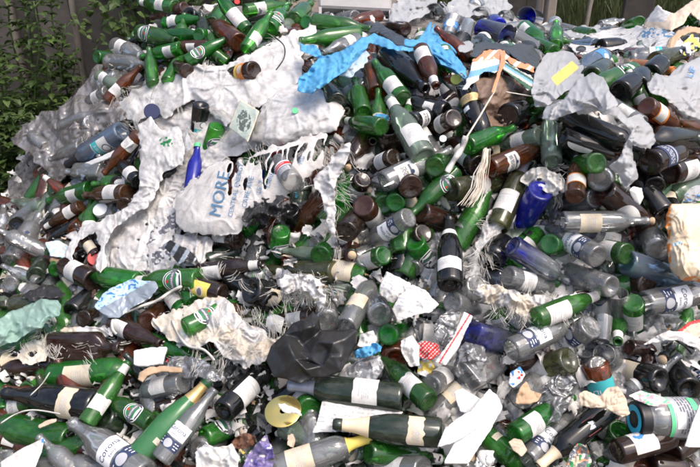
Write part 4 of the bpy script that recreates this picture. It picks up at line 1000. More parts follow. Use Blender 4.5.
def plines(ang=0, period=4.0, dens=.55, s=0):
    ca, sa = math.cos(R(ang)), math.sin(R(ang))
    def f(u, v):
        a = u * ca - v * sa; b = u * sa + v * ca; k = np.floor(b / period)
        return ((b / period - k) > .62) & (vn(a / 2.2, k * 3.3, s) > 1 - dens)
    return f
# --- upper left sacks
sheet('dirty_plastic_sheet', 'dirty grey translucent plastic sheet spilling down the left edge of the heap', 'plastic sheet', [(8,138),(40,112),(72,100),(84,80),(98,70),(112,76),(128,84),(120,104),(128,118),(104,132),(82,152),(64,178),(55,185),(40,166),(24,150)], ['film_dirty'], 2.6, .028, 13, .02, 2, BAGG, holes=.12, fringe=.5, sharp=True)
sheet('torn_sack', 'big white torn sack draped below the topmost green bottles', 'sack', [(112,106),(130,92),(158,80),(184,70),(200,62),(222,64),(240,56),(262,46),(284,36),(300,28),(312,22),(318,38),(302,58),(304,76),(288,94),(262,106),(246,120),(226,126),(206,112),(194,100),(178,110),(164,118),(150,112),(140,126),(124,120)], ['sack_white'], 2.8, .016, 26, .02, 2, SACKG, fringe=1.4)
sheet('sack_bundle', 'crumpled grey white sack lying under the bottles left of the blue lettered sack', 'sack', [(128,112),(165,104),(205,98),(258,106),(268,146),(226,158),(190,184),(182,226),(186,270),(150,280),(108,276),(98,240),(112,214),(140,192),(142,150)], ['sack_white', 'sack_grey'], 1.3, .02, 20, .02, 2, SACKG, pat=lambda u, v: vn(u / 18, v / 18, 41) > .5, fringe=.6)
S17, o17 = sheet('stuffed_sack', 'full grey white sack above the frayed printed sack', 'sack', [(250,142),(255,120),(266,99),(282,86),(306,82),(331,92),(345,112),(338,132),(306,138),(277,147)], ['sack_white'], 2.6, .010, 30, .07, 1, SACKG)
sheet('hanging_sack', 'white sack hanging in a long strip with a green printed mark', 'sack', [(138,124),(150,116),(164,130),(180,126),(186,150),(182,166),(164,172),(158,190),(150,206),(132,216),(116,228),(104,246),(108,266),(100,274),(95,262),(100,246),(94,232),(80,240),(70,262),(64,258),(70,240),(62,236),(78,228),(100,220),(128,206),(138,190),(140,160)], ['sack_white', 'green_ink'], 4.0, .012, 18, .02, 1.2, SACKG,
      pat=lambda u, v: (np.hypot((u - 166) / 7, (v - 142) / 5) < 1) & (vn(u / 2.0, v / 2.0, 7) > .45), fringe=.4)
sheet('grey_sack', 'dull grey beige sack with a ragged hole below the hanging white strip', 'sack', [(112,222),(132,212),(150,204),(160,234),(152,272),(128,276),(108,268)], ['sack_grey'], 1.6, .014, 24, .03, 1.5, SACKG, holes=.16)
MS, mo = sheet('printed_sack', 'pale frayed sack printed with large blue capital letters', 'sack', [(176,196),(190,182),(206,168),(228,158),(246,160),(262,150),(292,140),(322,132),(334,142),(332,160),(304,182),(282,200),(256,216),(238,232),(214,236),(190,234),(178,228),(174,210)], ['sack_grey'], 3.4, .0045, 40, .05, 2, SACKG, fringe=2.2, step=.8,
   cut=lambda u, v: (v - (163 - (u - 215) * .27) < 8 + 34 * vn(u / 5, u * 0, 2)) & (v - (163 - (u - 215) * .27) > 5) & (u > 227) & (vn((u + (v - 160) * .25 + 5 * vn(u / 12, v / 9, 4)) / 2.6, v / 22, 77) > .47 + .25 * (vn(u / 13, v / 13, 70) - .5)))
for t, u, v, sz, a in (('MORE', 220, 194, 17, 78), ('CENTRAL ENERGY', 236, 190, 6.6, 78), ('CARE AVE', 248, 192, 7.2, 76), ('LS. 7', 260, 187, 7, 75), ('CARE', 270, 180, 6.5, 72), ('MG', 302, 160, 6, 70)):
    print_text(MS, mo, t, u, v, sz, a)
sheet('printed_sheet', 'white plastic sheet with black printing left of the grey pack', 'sack', [(150,232),(160,208),(178,204),(178,226),(170,244),(176,262),(172,276),(150,272),(144,256)], ['sack_white', 'ink'], 2.4, .010, 18, .01, 2, SACKG, pat=lambda u, v: (vn(u / 3.2, v / 2.0, 5) > .56) & (np.abs((v + .6 * u) % 26 - 13) < 8))
sheet('plain_sack', 'plain off white sack folded below the blue lettered sack', 'sack', [(172,234),(190,232),(212,236),(214,256),(200,268),(184,266),(174,250)], ['sack_white'], 2.2, .014, 16, .03, 1, SACKG)
sheet('grey_pack', 'folded dark grey plastic pack lying left of the plain folded sack', 'packet', [(162,246),(170,239),(186,248),(198,258),(192,264),(178,264)], ['film_darkgrey', 'foilbag'], 3.6, .010, 12, .01, .6, pat=lambda u, v: ((u + v * .6) % 14) < 5)
sheet('shredded_black_bag', 'black shredded plastic bag on the lower right of the lettered sack', 'plastic bag', [(240,214),(250,202),(266,196),(284,194),(290,206),(280,222),(262,224),(246,226)], ['film_black'], 4.6, .026, 10, .02, 4, BAGG, holes=.25, fringe=1.5)
sheet('frayed_sack', 'white frayed sack mouth beside the cork stopped brown bottle', 'sack', [(350,138),(342,146),(326,164),(314,180),(312,188),(322,194),(326,215),(330,238),(337,236),(336,210),(334,192),(344,168),(352,150)], ['sack_white'], 3.6, .014, 14, .02, 1.5, SACKG, fringe=2.0)
sheet('cream_sack', 'cream torn sack with loose fibres, right of the lone open green bottle', 'sack', [(150,318),(170,308),(186,304),(206,298),(224,296),(242,316),(264,330),(278,346),(262,364),(240,368),(224,356),(212,342),(200,350),(180,346),(160,336)], ['sack_white', 'sack_cream'], 2.4, .018, 18, .02, 2.5, SACKG, pat=lambda u, v: vn(u / 14, v / 14, 3) > .55, holes=.12, fringe=1.6)
sheet('torn_sack', 'shredded white sack above the long brown flat bottle', 'sack', [(12,356),(30,342),(48,334),(70,326),(96,324),(118,328),(110,336),(66,338),(50,346),(44,360),(24,364)], ['sack_white', 'sack_cream'], 2.9, .016, 14, .01, 2, SACKG, pat=lambda u, v: vn(u / 10, v / 10, 13) > .6, fringe=1.2)
sheet('torn_sack', 'ragged white sack shreds over the gold necked champagne bottle', 'sack', [(274,278),(290,272),(312,276),(326,284),(330,300),(320,312),(314,300),(306,290),(292,294),(280,290)], ['sack_white'], 3.9, .018, 10, .01, 2.5, SACKG, holes=.2, fringe=2)
sheet('torn_sack', 'cream torn sack over the clear bottles, above the pale blue square bottle', 'sack', [(468,290),(484,284),(506,286),(530,294),(556,296),(576,292),(584,300),(562,308),(556,318),(540,326),(526,322),(508,306),(486,302)], ['sack_cream', 'sack_white'], 3.0, .016, 16, .02, 2, SACKG, pat=lambda u, v: vn(u / 12, v / 12, 23) > .45, fringe=1.8)
sheet('torn_sack', 'white torn sack left of the slanting cobalt blue bottle', 'sack', [(478,236),(486,214),(498,200),(512,184),(522,196),(514,222),(498,240),(486,262),(474,284),(464,280),(470,258)], ['sack_white'], 2.2, .014, 16, .02, 2, SACKG, fringe=1.6)
sheet('torn_sack', 'tangled white fibre sack above the slanting cobalt blue bottle', 'sack', [(520,180),(530,168),(548,166),(562,176),(566,192),(556,200),(548,192),(534,190)], ['fibre'], 3.4, .018, 9, .01, 2.5, SACKG, holes=.2, fringe=.6)
sheet('white_pulp', 'crumpled white paper pulp below the gold neck of the matte green bottle', 'paper', [(194,452),(204,444),(220,446),(232,442),(240,456),(238,474),(196,474)], ['paper'], 3.0, .014, 10, .01, 1.2, PAPG)
# --- blue torn sheet and bags at the top
sheet('blue_plastic_sheet', 'bright blue torn plastic sheet tented over the bottles at top centre', 'plastic sheet', [(296,92),(298,78),(308,70),(318,58),(300,52),(298,43),(316,45),(324,56),(342,50),(360,38),(374,33),(388,38),(400,45),(418,48),(416,52),(400,52),(384,48),(370,44),(364,54),(352,66),(340,74),(328,84),(312,94)], ['film_blue'], 8.2, .034, 12, .02, .8, BAGG)
sheet('pale_lining', 'pale torn lining hanging under the bright blue sheet', 'plastic sheet', [(364,46),(370,54),(364,68),(350,77),(338,76),(330,82),(340,72),(354,60)], ['film_paleblue'], 6.6, .010, 10, .01, 1.2, BAGG)
def burst():
    mb = MB(); r = random.Random(8); c0 = Vector((430, 46))
    tips = [(436, 24), (442, 34), (456, 54), (466, 70), (469, 80), (464, 74), (458, 72), (450, 66), (446, 62), (430, 22)]
    tips0 = [(430, 22), (436, 24), (424, 26), (442, 34), (448, 46), (456, 54), (462, 62), (466, 70), (469, 80), (464, 74), (458, 70), (450, 66), (444, 60), (408, 40), (414, 44), (420, 46), (412, 50), (452, 60), (440, 28), (433, 30)]
    for k, t in enumerate(tips):
        A = Vector((422 + r.uniform(-6, 14), 42 + r.uniform(-4, 10))); B = Vector(t); n = 7; wv = Vector((-(B - A).y, (B - A).x)).normalized() * r.uniform(2.2, 4.6); vs = []
        for i in range(n + 1):
            f = i / n; p = A.lerp(B, f) + wv * .5 * math.sin(f * 4 + k); d = float(D(p.x, p.y)[0]) - LIFT * (7.0 + 1.6 * math.sin(f * 3 + k * .7)); ww = wv * (1.05 - f ** 2 * .8)
            vs += list(at([p.x - ww.x, p.x, p.x + ww.x], [p.y - ww.y, p.y, p.y + ww.y], [d, d - .012, d]))
        fs = []
        for i in range(n):
            for j in range(2): a = i * 3 + j; fs.append((a, a + 1, a + 4, a + 3))
        mb.add(vs, fs)
    o = mb.build('shredded_blue_bag', ['film_blue']); md = o.modifiers.new('solid', 'SOLIDIFY'); md.thickness = .001; tag(o, 'bright blue plastic shredded into drooping strips left of the striped bag', 'plastic bag', BAGG)
burst()
S4, o4 = sheet('drape', 'xxx', 'x', [(404,38),(418,38),(428,26),(438,32),(446,44),(458,56),(468,70),(469,80),(460,74),(446,66),(434,56),(418,50),(406,47)], ['film_blue'], 7.2, .030, 9, .02, 1.4, sharp=True)
o4.parent = bpy.data.objects['shredded_blue_bag']
for k in ('label', 'category'): del o4[k]
sheet('grey_plastic_bag', 'dark grey plastic bag behind the bright blue sheet', 'plastic bag', [(366,34),(376,20),(392,30),(404,36),(420,42),(424,50),(408,50),(396,46),(380,34)], ['film_darkgrey'], 4.6, .018, 12, .02, 1, BAGG)
sheet('black_plastic_bag', 'black plastic bag draped behind the striped woven bag', 'plastic bag', [(468,58),(474,46),(486,40),(498,42),(506,46),(520,42),(534,46),(540,56),(540,70),(528,66),(514,58),(500,50),(486,49),(476,58)], ['film_black'], 5.4, .022, 12, .02, 1, BAGG)
def stripes_a(u, v): b = (u * .25 + v) ; k = np.floor(b / 3.1).astype(int) % 6; return np.choose(k, [0, 1, 1, 0, 3, 0])
def stripes_b(u, v): b = (v - u * .62); k = np.floor(b / 2.7).astype(int) % 6; return np.choose(k, [2, 2, 0, 2, 1, 3])
sb = sheet('striped_bag', 'striped woven bag in blue, orange and green with a torn open front', 'bag', [(462,92),(468,76),(472,62),(480,54),(500,54),(506,60),(522,70),(534,78),(542,94),(528,90),(514,80),(502,70),(494,74),(484,72),(474,82)], ['stripe_pale', 'stripe_blue', 'stripe_green', 'sack_cream'], 5.6, .012, 18, .035, 1, pat=lambda u, v: np.where(u < 501, stripes_a(u, v), stripes_b(u, v)), fringe=1.2)[1]
S2, o2 = sheet('flap', 'x', 'x', [(470,62),(478,52),(500,48),(508,56),(534,66),(536,74),(520,68),(504,60),(494,60),(480,62)], ['stripe_orange', 'sack_cream'], 5.9, .010, 14, .02, 1, pat=lambda u, v: (u + v) % 17 < 5)
S3, o3 = sheet('strap', 'x', 'x', [(500,50),(505,50),(505,64),(499,80),(494,94),(491,92),(496,76),(500,62)], ['stripe_orange'], 6.9, .004, 10, .01, .4)
S5, o5 = sheet('lining', 'lx', 'x', [(466,84),(480,76),(500,72),(520,82),(542,96),(536,112),(518,106),(508,130),(492,152),(476,130),(464,104)], ['film_beige'], 2.6, .03, 12, .02, 1.5, sharp=True, holes=.1)
for q in (o2, o3, o5):
    q.parent = sb
    for k in ('label', 'category'): del q[k]
sheet('white_plastic_bag', 'white plastic bag with a yellow note, at the upper right', 'plastic bag', [(530,94),(534,70),(546,54),(562,50),(574,54),(584,66),(584,84),(566,92),(548,106),(536,108)], ['film_white', 'yellow'], 7.2, .026, 24, .03, .8, BAGG, pat=lambda u, v: inside(u, v, [(551,78),(572,61),(579,68),(557,86)]))
sheet('white_plastic_bag', 'white plastic bag slumped below the bag with the yellow note', 'plastic bag', [(542,118),(546,106),(564,98),(578,78),(592,71),(604,76),(612,92),(620,106),(604,112),(586,108),(566,116),(552,122)], ['film_white'], 8.8, .026, 22, .03, .8, BAGG)
sheet('torn_white_bag', 'white bag twisted into hanging tails between dark bottles', 'plastic bag', [(560,104),(572,92),(592,88),(606,96),(618,108),(628,118),(640,114),(652,126),(656,140),(652,150),(642,150),(632,146),(634,160),(640,178),(634,182),(628,190),(620,184),(616,174),(608,166),(618,158),(624,146),(630,130),(616,118),(598,112),(580,114)], ['film_white'], 6.6, .026, 18, .03, 1.2, BAGG, fringe=.3)
wb, wbo = sheet('white_plastic_bag', 'large translucent white bag with blue print at the right edge', 'plastic bag', [(646,84),(654,72),(668,76),(680,64),(700,56),(712,60),(712,122),(696,120),(680,112),(664,98),(652,94)], ['film_white'], 6.2, .026, 26, .04, .8, BAGG)
print_text(wb, wbo, 'LIF', 692, 72, 9, 70, 'blueink', .02)
sheet('white_sack', 'broad white sack spread flat over the far part of the heap', 'sack', [(566,46),(584,36),(600,30),(624,28),(648,26),(668,34),(670,48),(656,56),(638,54),(616,50),(596,54),(578,56)], ['sack_white'], 3.4, .016, 18, .02, 1.5, SACKG)
fs_, fo_ = sheet('white_sack', 'white sack with blue print below the cardboard box', 'sack', [(636,38),(644,28),(662,26),(680,34),(684,46),(668,52),(648,50)], ['sack_white', 'sack_blueprint'], 4.2, .012, 16, .02, 1, SACKG, pat=lambda u, v: (vn(u / 1.8, v / 1.5, 31) > .62) & (v < 38))
sheet('clear_plastic_bag', 'whitish plastic bag crumpled right of the grey casing at the top', 'plastic bag', [(388,22),(392,4),(404,-6),(424,-8),(440,-2),(432,10),(420,18),(406,26)], ['film_white'], 3.6, .06, 12, .02, 1, BAGG)
sheet('clear_plastic_bag', 'whitish plastic bag piled among the cups left of the blue tumblers', 'plastic bag', [(444,8),(456,-6),(480,-10),(504,-4),(512,8),(500,20),(484,16),(466,18),(450,20)], ['film_white'], 3.6, .06, 10, .02, 1.5, BAGG)
sheet('white_plastic_film', 'white plastic film strewn along the far ridge beside the blue tumblers', 'plastic sheet', [(486,22),(508,15),(524,24),(545,28),(572,27),(600,24),(608,31),(580,38),(540,37),(508,32)], ['film_white'], 1.6, .05, 9, .02, 2, BAGG, fringe=.4)
# --- others
sheet('mint_plastic_bag', 'mint green translucent bag crumpled at the left edge', 'plastic bag', [(-8,324),(8,312),(24,306),(42,299),(58,299),(62,306),(60,316),(50,320),(44,328),(30,332),(16,342),(-8,350)], ['film_mint'], 5.0, .034, 16, .03, .8, BAGG)
def black_bag():
    from mathutils.geometry import delaunay_2d_cdt
    r = random.Random(12)
    rim = [(266,360,0),(271,346,.3),(284,334,.5),(293,323,.4),(306,318,.5),(313,311,.6),(319,318,.5),(321,330,.2),(340,330,.4),(358,329,.5),(357,342,.2),(350,356,.2),(341,372,0),(326,377,0),(312,378,0),(300,384,0),(286,379,0),(274,377,0)]
    inn = [(296,337,.2),(305,328,1.3),(314,326,1.2),(303,345,.1),(289,346,1.2),(281,358,.5),(296,360,1.3),(310,355,.5),(318,342,1.1),(333,343,1.5),(345,339,1.2),(330,356,1.2),(342,355,.9),(322,366,.6),(306,370,.9),(288,370,.6),(315,336,.2),(308,362,.1),(327,350,.7),(300,352,.6)]
    pts = [(u, v, h) for u, v, h in rim + inn]; fixed = len(pts)
    while len(pts) < 46:
        u, v = r.uniform(262, 360), r.uniform(310, 384)
        if not inside(np.array([u]), np.array([v]), [(q[0], q[1]) for q in rim])[0]: continue
        w_ = sorted((math.hypot(u - q[0], v - q[1]), q[2]) for q in pts[:fixed])[:4]; h = sum(q[1] / (q[0] + 1) for q in w_) / sum(1 / (q[0] + 1) for q in w_)
        pts.append((u, v, h + r.uniform(-.08, .08)))
    n = len(rim); vv, ee, ff, *_ = delaunay_2d_cdt([Vector((q[0], q[1])) for q in pts], [(k, (k + 1) % n) for k in range(n)], [], 1, 1e-4)
    base = LIFT * 4.9; mb = MB(); N_ = 6; key = {}
    def vert(u, v, h):
        k = (round(u, 3), round(v, 3))
        if k not in key:
            uu, vv_ = np.array([u]), np.array([v]); x = .0075 * float(facets(uu, vv_, 11, 5)[0]) + .004 * float(folds(uu, vv_, [(312, 318), (333, 345), (270, 350)], 3)[0])
            key[k] = len(mb.v); mb.v.append(tuple(at(u, v, float(D(u, v)[0]) - base - .040 * h - x)[0]))
        return key[k]
    for f in ff:
        if len(f) != 3: continue
        A, B, C_ = (pts[q] for q in f); g = lambda i_, j_: tuple((A[t] * (N_ - i_ - j_) + B[t] * i_ + C_[t] * j_) / N_ for t in range(3))
        for i_ in range(N_):
            for j_ in range(N_ - i_):
                mb.f.append((vert(*g(i_, j_)), vert(*g(i_, j_ + 1)), vert(*g(i_ + 1, j_)))); mb.m.append(0)
                if i_ + j_ < N_ - 1: mb.f.append((vert(*g(i_ + 1, j_)), vert(*g(i_, j_ + 1)), vert(*g(i_ + 1, j_ + 1)))); mb.m.append(0)
    me_ = mb.mesh('black_plastic_bag', ['film_darkgrey']); o = link('black_plastic_bag', me_); md = o.modifiers.new('s', 'SOLIDIFY'); md.thickness = .0007
    tag(o, 'large black crumpled plastic bag in the lower centre', 'plastic bag', BAGG); S = Sheet([(float(q[0]), float(q[1])) for q in rim], 5, 0, 20, 0, 1); SHEETS['bb'] = (S, o)
black_bag()
sheet('black_plastic_bag', 'small black plastic bag above the mint green bag', 'plastic bag', [(20,298),(28,290),(44,284),(60,286),(68,296),(56,302),(36,302)], ['film_black'], 3.0, .02, 10, .02, 1, BAGG)
sheet('foil_packet', 'flattened blue and silver packet left of the two lying green bottles', 'packet', [(93,307),(102,294),(112,287),(130,279),(156,281),(159,288),(150,299),(132,308),(120,318),(108,318)], ['foilbag', 'skyblue', 'blueink'], 3.9, .010, 18, .012, .4, pat=lambda u, v: np.where(u * .55 + v < 364, np.where(vn(u / 3, v / 1.5, 3) > .74, 2, 1), 0))
sheet('blue_print_packet', 'white packet with blue speckled print at the left of the heap', 'packet', [(44,242),(58,240),(68,245),(66,258),(50,256)], ['paper', 'skyblue'], 3.4, .006, 10, .01, .4, pat=lambda u, v: vn(u / 2, v / 2, 3) > .55)
sheet('blue_plastic_scrap', 'small bright blue plastic scrap below the black crumpled bag', 'plastic scrap', [(352,352),(362,347),(374,342),(384,346),(380,354),(366,358),(354,360)], ['film_blue'], 3.4, .018, 7, .01, 1.2)
sheet('blue_plastic_scrap', 'small blue plastic scrap beside the broken brown jar', 'plastic scrap', [(369,118),(376,112),(390,116),(390,122),(376,122)], ['film_blue'], 3.0, .012, 8, .01, .8)
sheet('clear_plastic_sheet', 'translucent plastic sheet right of the black crumpled bag', 'plastic sheet', [(336,376),(350,364),(366,354),(380,356),(386,368),(376,380),(354,382)], ['film_clear'], 3.2, .014, 14, .01, .8, BAGG)
sheet('clear_plastic_bag', 'clear plastic bag above the folded white paper strip', 'plastic bag', [(432,334),(438,316),(450,308),(464,312),(466,330),(456,346),(440,350)], ['film_clear'], 2.6, .024, 12, .02, 1, BAGG)
sheet('clear_plastic_bag', 'clear plastic bag left of the square pale blue bottle', 'plastic bag', [(456,352),(466,340),(484,346),(490,362),(480,374),(460,376),(452,364)], ['film_clear'], 2.4, .024, 10, .02, 1, BAGG)
sheet('clear_plastic_bag', 'clear plastic bag at the lower right by the brown cardboard scrap', 'plastic bag', [(536,392),(552,376),(570,370),(580,384),(572,402),(560,420),(544,428),(538,410)], ['film_clear'], 1.8, .024, 12, .02, 1, BAGG)
sheet('clear_plastic_bag', 'wispy clear plastic left of the large black bag', 'plastic bag', [(158,366),(176,354),(198,358),(214,366),(226,376),(214,384),(190,378),(170,376)], ['film_clear'], 3.0, .02, 9, .02, 2, BAGG, holes=.12, fringe=1)
sheet('printed_paper', 'printed white sheet under the gold necked champagne bottle', 'paper', [(322,400),(346,402),(404,412),(392,424),(368,434),(340,432),(312,433),(318,416)], ['paper', 'greyink'], 2.7, .004, 22, .006, .2, PAPG, pat=plines(-6, 4.2, .5, 3))
sheet('printed_paper', 'crumpled printed sheet beside the label of the leaning clear bottle', 'paper', [(379,294),(381,282),(386,271),(398,276),(412,284),(404,296),(392,304)], ['paper', 'greyink'], 3.7, .008, 12, .01, .4, PAPG, pat=plines(-25, 3.6, .5, 5))
sheet('printed_paper', 'bent printed sheet left of the clear bottles at centre right', 'paper', [(392,310),(398,296),(412,284),(426,290),(440,305),(432,312),(414,316),(398,322)], ['paper', 'greyink'], 4.2, .006, 16, .01, .4, PAPG, pat=plines(-12, 3.8, .5, 8))
sheet('white_paper', 'plain white paper below the leaning clear wine bottle', 'paper', [(356,346),(360,334),(374,330),(378,342),(370,350)], ['paper'], 3.2, .008, 10, .005, .4, PAPG)
sheet('white_paper', 'torn white paper by the open green bottle below centre', 'paper', [(400,340),(412,334),(420,346),(420,366),(410,368),(402,356)], ['paper', 'greyink'], 3.6, .01, 10, .005, .5, PAPG)
sheet('snack_packet', 'red and white mesh snack packet', 'packet', [(412,346),(424,340),(438,344),(442,354),(432,360),(418,358)], ['red', 'paper'], 3.4, .01, 8, .01, .4, pat=lambda u, v: ((u + v) % 4 < 1.5) & ((u - v) % 4 < 2.4))
sheet('snack_packet', 'yellow and white snack packet below the red mesh one', 'packet', [(418,360),(430,358),(436,368),(428,378),(416,374)], ['yellow', 'paper'], 3.2, .01, 8, .01, .5, pat=lambda u, v: vn(u / 5, v / 5, 3) > .5)
sheet('paper_strip', 'long folded white paper strip with red lines', 'paper', [(434,362),(440,354),(452,338),(460,320),(464,311),(474,316),(466,332),(460,346),(446,366)], ['paper', 'red'], 4.6, .005, 14, .008, .2, PAPG, pat=lambda u, v: (np.abs(((u * .8 + v * .5) % 11) - 5) < .7))
sheet('white_card', 'white card with a blue corner at the lower left corner', 'card', [(0,462),(20,449),(45,437),(42,452),(34,472),(2,472)], ['paper', 'blueink'], 3.4, .002, 30, .003, .1, PAPG, pat=lambda u, v: (u > 41.5) & (v < 443), thick=.002)
sheet('white_card', 'plain white board left of the wispy clear plastic', 'card', [(134,351),(150,348),(168,347),(163,364),(146,367),(134,366)], ['foam'], 3.6, .002, 30, .003, .1, PAPG, thick=.008)
sheet('white_card', 'upright white card at the lower right edge', 'card', [(684,447),(690,428),(699,404),(706,410),(706,448)], ['paper'], 5.4, .002, 30, .003, .1, PAPG, thick=.004)
sheet('leaflet', 'white leaflet with pink and green print left of the lidded jar', 'paper', [(626,396),(640,390),(656,394),(670,400),(682,406),(668,409),(648,406)], ['paper', 'pink', 'brightgreen'], 3.9, .004, 12, .006, .3, PAPG, pat=lambda u, v: np.where(vn(u / 4, v / 2, 3) > .66, 1, np.where(vn(u / 4, v / 2, 9) > .72, 2, 0)))
sheet('white_paper', 'wide white paper under the horizontal clear bottle at right', 'paper', [(640,346),(654,336),(668,330),(690,332),(712,346),(712,358),(694,348),(676,340),(660,342)], ['sack_white'], 3.9, .008, 16, .01, .5, PAPG)
sheet('red_carton', 'flattened red and brown carton at the right edge', 'carton', [(676,332),(688,322),(704,318),(710,336),(694,342)], ['red', 'card_beige'], 3.6, .004, 14, .006, .2, pat=lambda u, v: inside(u, v, [(682,331),(690,325),(712,320),(712,334),(694,338)]), thick=.003)
sheet('mottled_packet', 'clear packet with coloured print at the lower right', 'packet', [(564,474),(570,452),(578,442),(588,446),(592,462),(588,474)], ['film_clear', 'green_ink', 'stripe_orange', 'cream'], 3.6, .016, 10, .01, .5, pat=lambda u, v: np.where(vn(u / 4, v / 4, 3) > .76, 1, np.where(vn(u / 4, v / 4, 8) > .78, 2, np.where(vn(u / 5, v / 5, 18) > .7, 3, 0))))
sheet('purple_packet', 'crumpled purple and blue patterned packet at the bottom', 'packet', [(240,474),(246,456),(256,444),(266,434),(272,446),(276,460),(270,474)], ['purple', 'paper'], 3.4, .016, 9, .01, .6, pat=lambda u, v: vn(u / 4, v / 4, 6) > .72)
sheet('brown_crumple', 'lumpy brown crumpled paper left of the purple packet', 'paper', [(230,445),(236,436),(248,432),(257,436),(256,444),(246,449),(234,449)], ['brown_lump'], 3.2, .014, 6, .02, .8, PAPG)
sheet('cardboard_piece', 'torn brown cardboard scrap below the packet with red and blue print', 'cardboard', [(514,404),(518,388),(526,380),(532,390),(543,393),(538,402),(524,406)], ['card'], 3.6, .008, 10, .006, .8, 'pieces of cardboard', thick=.003)
sheet('cardboard_piece', 'folded beige cardboard lying on the red labelled black bottle', 'cardboard', [(578,394),(584,390),(600,396),(606,388),(618,386),(626,398),(630,414),(622,418),(604,408),(590,408),(580,406)], ['card_beige'], 4.9, .012, 16, .008, .3, sharp=True, group='pieces of cardboard', thick=.004)
sheet('cardboard_piece', 'rounded brown cardboard scrap beside the small labelled green bottle', 'cardboard', [(508,442),(514,438),(522,440),(528,450),(522,458),(512,450)], ['card_beige'], 2.9, .004, 10, .006, .4, 'pieces of cardboard', thick=.003)
sheet('cardboard_piece', 'thin tan cardboard splinter under the cream labelled black bottle', 'cardboard', [(38,425),(46,420),(57,418),(56,422),(46,426),(39,429)], ['card_beige'], 3.0, .002, 10, .003, .3, 'pieces of cardboard', thick=.003)
sheet('cardboard_piece', 'orange brown cardboard edge left of the wispy clear plastic', 'cardboard', [(138,380),(140,372),(150,367),(166,366),(182,368),(182,373),(162,372),(148,376),(143,383)], ['card'], 3.5, .004, 12, .004, .3, 'pieces of cardboard', thick=.006)
sheet('cardboard_box', 'big crumpled beige cardboard box at the top right corner', 'cardboard', [(643,28),(650,14),(658,4),(664,10),(674,14),(684,6),(698,-4),(712,-6),(712,30),(700,22),(690,14),(684,24),(672,32),(656,30)], ['card_beige', 'sack_white'], 4.6, .03, 18, .05, .6, sharp=True, group='pieces of cardboard', pat=lambda u, v: (u < 671) & (v < 22) & (v * .8 + u < 682), thick=.004)
sheet('brown_bag', 'brown bag gaping open at the right below the cardboard box', 'bag', [(664,52),(668,40),(678,30),(690,26),(704,28),(712,34),(704,36),(692,32),(682,36),(674,46),(670,54)], ['card', 'brown_foil'], 5.2, .012, 10, .03, .5, thick=.003)
sheet('white_scraps', 'white and yellow rubbish spilling from the gaping brown bag', 'rubbish', [(678,52),(684,40),(692,34),(702,38),(700,48),(690,56)], ['paper', 'yellow', 'film_black', 'skyblue'], 4.8, .018, 6, .02, 1.5, pat=lambda u, v: np.where(vn(u / 4, v / 4, 3) > .65, 1, np.where(vn(u / 4, v / 4, 7) > .6, 2, np.where(vn(u / 4, v / 4, 27) > .7, 3, 0))))
PIL, po = sheet('stuffed_bag', 'cream stuffed bag with orange stained edges at the right', 'bag', [(666,214),(670,204),(682,203),(712,202),(712,286),(694,282),(680,280),(670,270),(666,252),(668,236),(664,228)], ['pillow_cream', 'orange', 'skyblue'], 5.6, .008, 30, .10, .8, pat=lambda u, v: np.where(((u < 669.5 + 2.5 * vn(v / 5, v * 0, 3)) | (v > 275 + 4 * vn(u / 5, u * 0, 4))) & (vn(u / 3, v / 3, 5) > .3), 1, np.where((np.abs(v - 244 + (u - 676) * .35) < 1.5) & (u > 673) & (u < 682), 2, 0)))
sheet('blue_scribbled_bag', 'white bag with blue scribble on top of the cream stuffed bag', 'plastic bag', [(682,202),(684,194),(690,187),(702,184),(712,186),(712,202)], ['film_white', 'blueink'], 6.0, .012, 10, .03, .5, BAGG, pat=lambda u, v: (v > 194) & (vn(u / 2.5, v / 1.4, 3) > .62))
sheet('white_paper_cone', 'white cone of paper left of the two foil necked dark bottles', 'paper', [(628,190),(633,186),(642,188),(644,198),(640,206),(634,202)], ['paper'], 5.2, .002, 20, .03, .2, PAPG)
sheet('white_board_strip', 'narrow white board strip under the pale blue bottle', 'board', [(84,163),(100,157),(120,148),(132,139),(134,144),(112,158),(86,168)], ['foam'], 3.6, .002, 30, .004, .3, thick=.006)
NS, no = sheet('picture_card', 'greenish picture card with a dark oval portrait, on the white sack', 'card', [(240,99),(249,104),(260,111),(254,128),(248,143),(238,135),(228,128),(233,114)], ['notepaper', 'noteink', 'cream'], 4.6, .003, 26, .008, .15, pat=lambda u, v: np.where((np.hypot((u - 244) / 7.0, (v - 121) / 11) < 1) & (vn(u / 1.6, v / 1.6, 4) > .30), 1, np.where(edge_dist(u, v, [(240,99),(260,111),(248,143),(228,128)]) < 1.3, 2, 0)))
sheet('white_bottle_piece', 'white crushed plastic bottle beside the teal labelled black bottle', 'plastic bottle', [(181,134),(187,130),(191,138),(191,150),(184,153),(180,146)], ['film_white'], 3.4, .006, 8, .025, .3)
sheet('white_dish', 'shallow white plastic dish right of the drooping blue strips', 'dish', [(457,48),(462,42),(469,40),(474,44),(473,50),(466,53),(459,52)], ['film_white'], 5.0, .002, 20, .015, .1, thick=.002)
sheet('white_foam_board', 'long white foam board at the bottom, right of the champagne bottle', 'foam board', [(443,464),(456,440),(470,412),(480,400),(489,389),(497,396),(502,408),(490,430),(468,464)], ['foam'], 4.6, .0006, 30, .004, .12, 'pieces of white foam', thick=.016)
sheet('white_foam_board', 'short white foam block leaning left against the long foam board', 'foam board', [(437,448),(444,430),(456,420),(470,411),(479,426),(466,436),(452,444)], ['foam'], 5.0, .0006, 30, .004, .1, 'pieces of white foam', thick=.016)
sheet('white_foam_board', 'white foam plate behind the long foam board', 'foam board', [(454,392),(462,389),(482,400),(472,414),(460,412),(456,402)], ['foam'], 3.8, .001, 30, .006, .25, 'pieces of white foam', thick=.012)
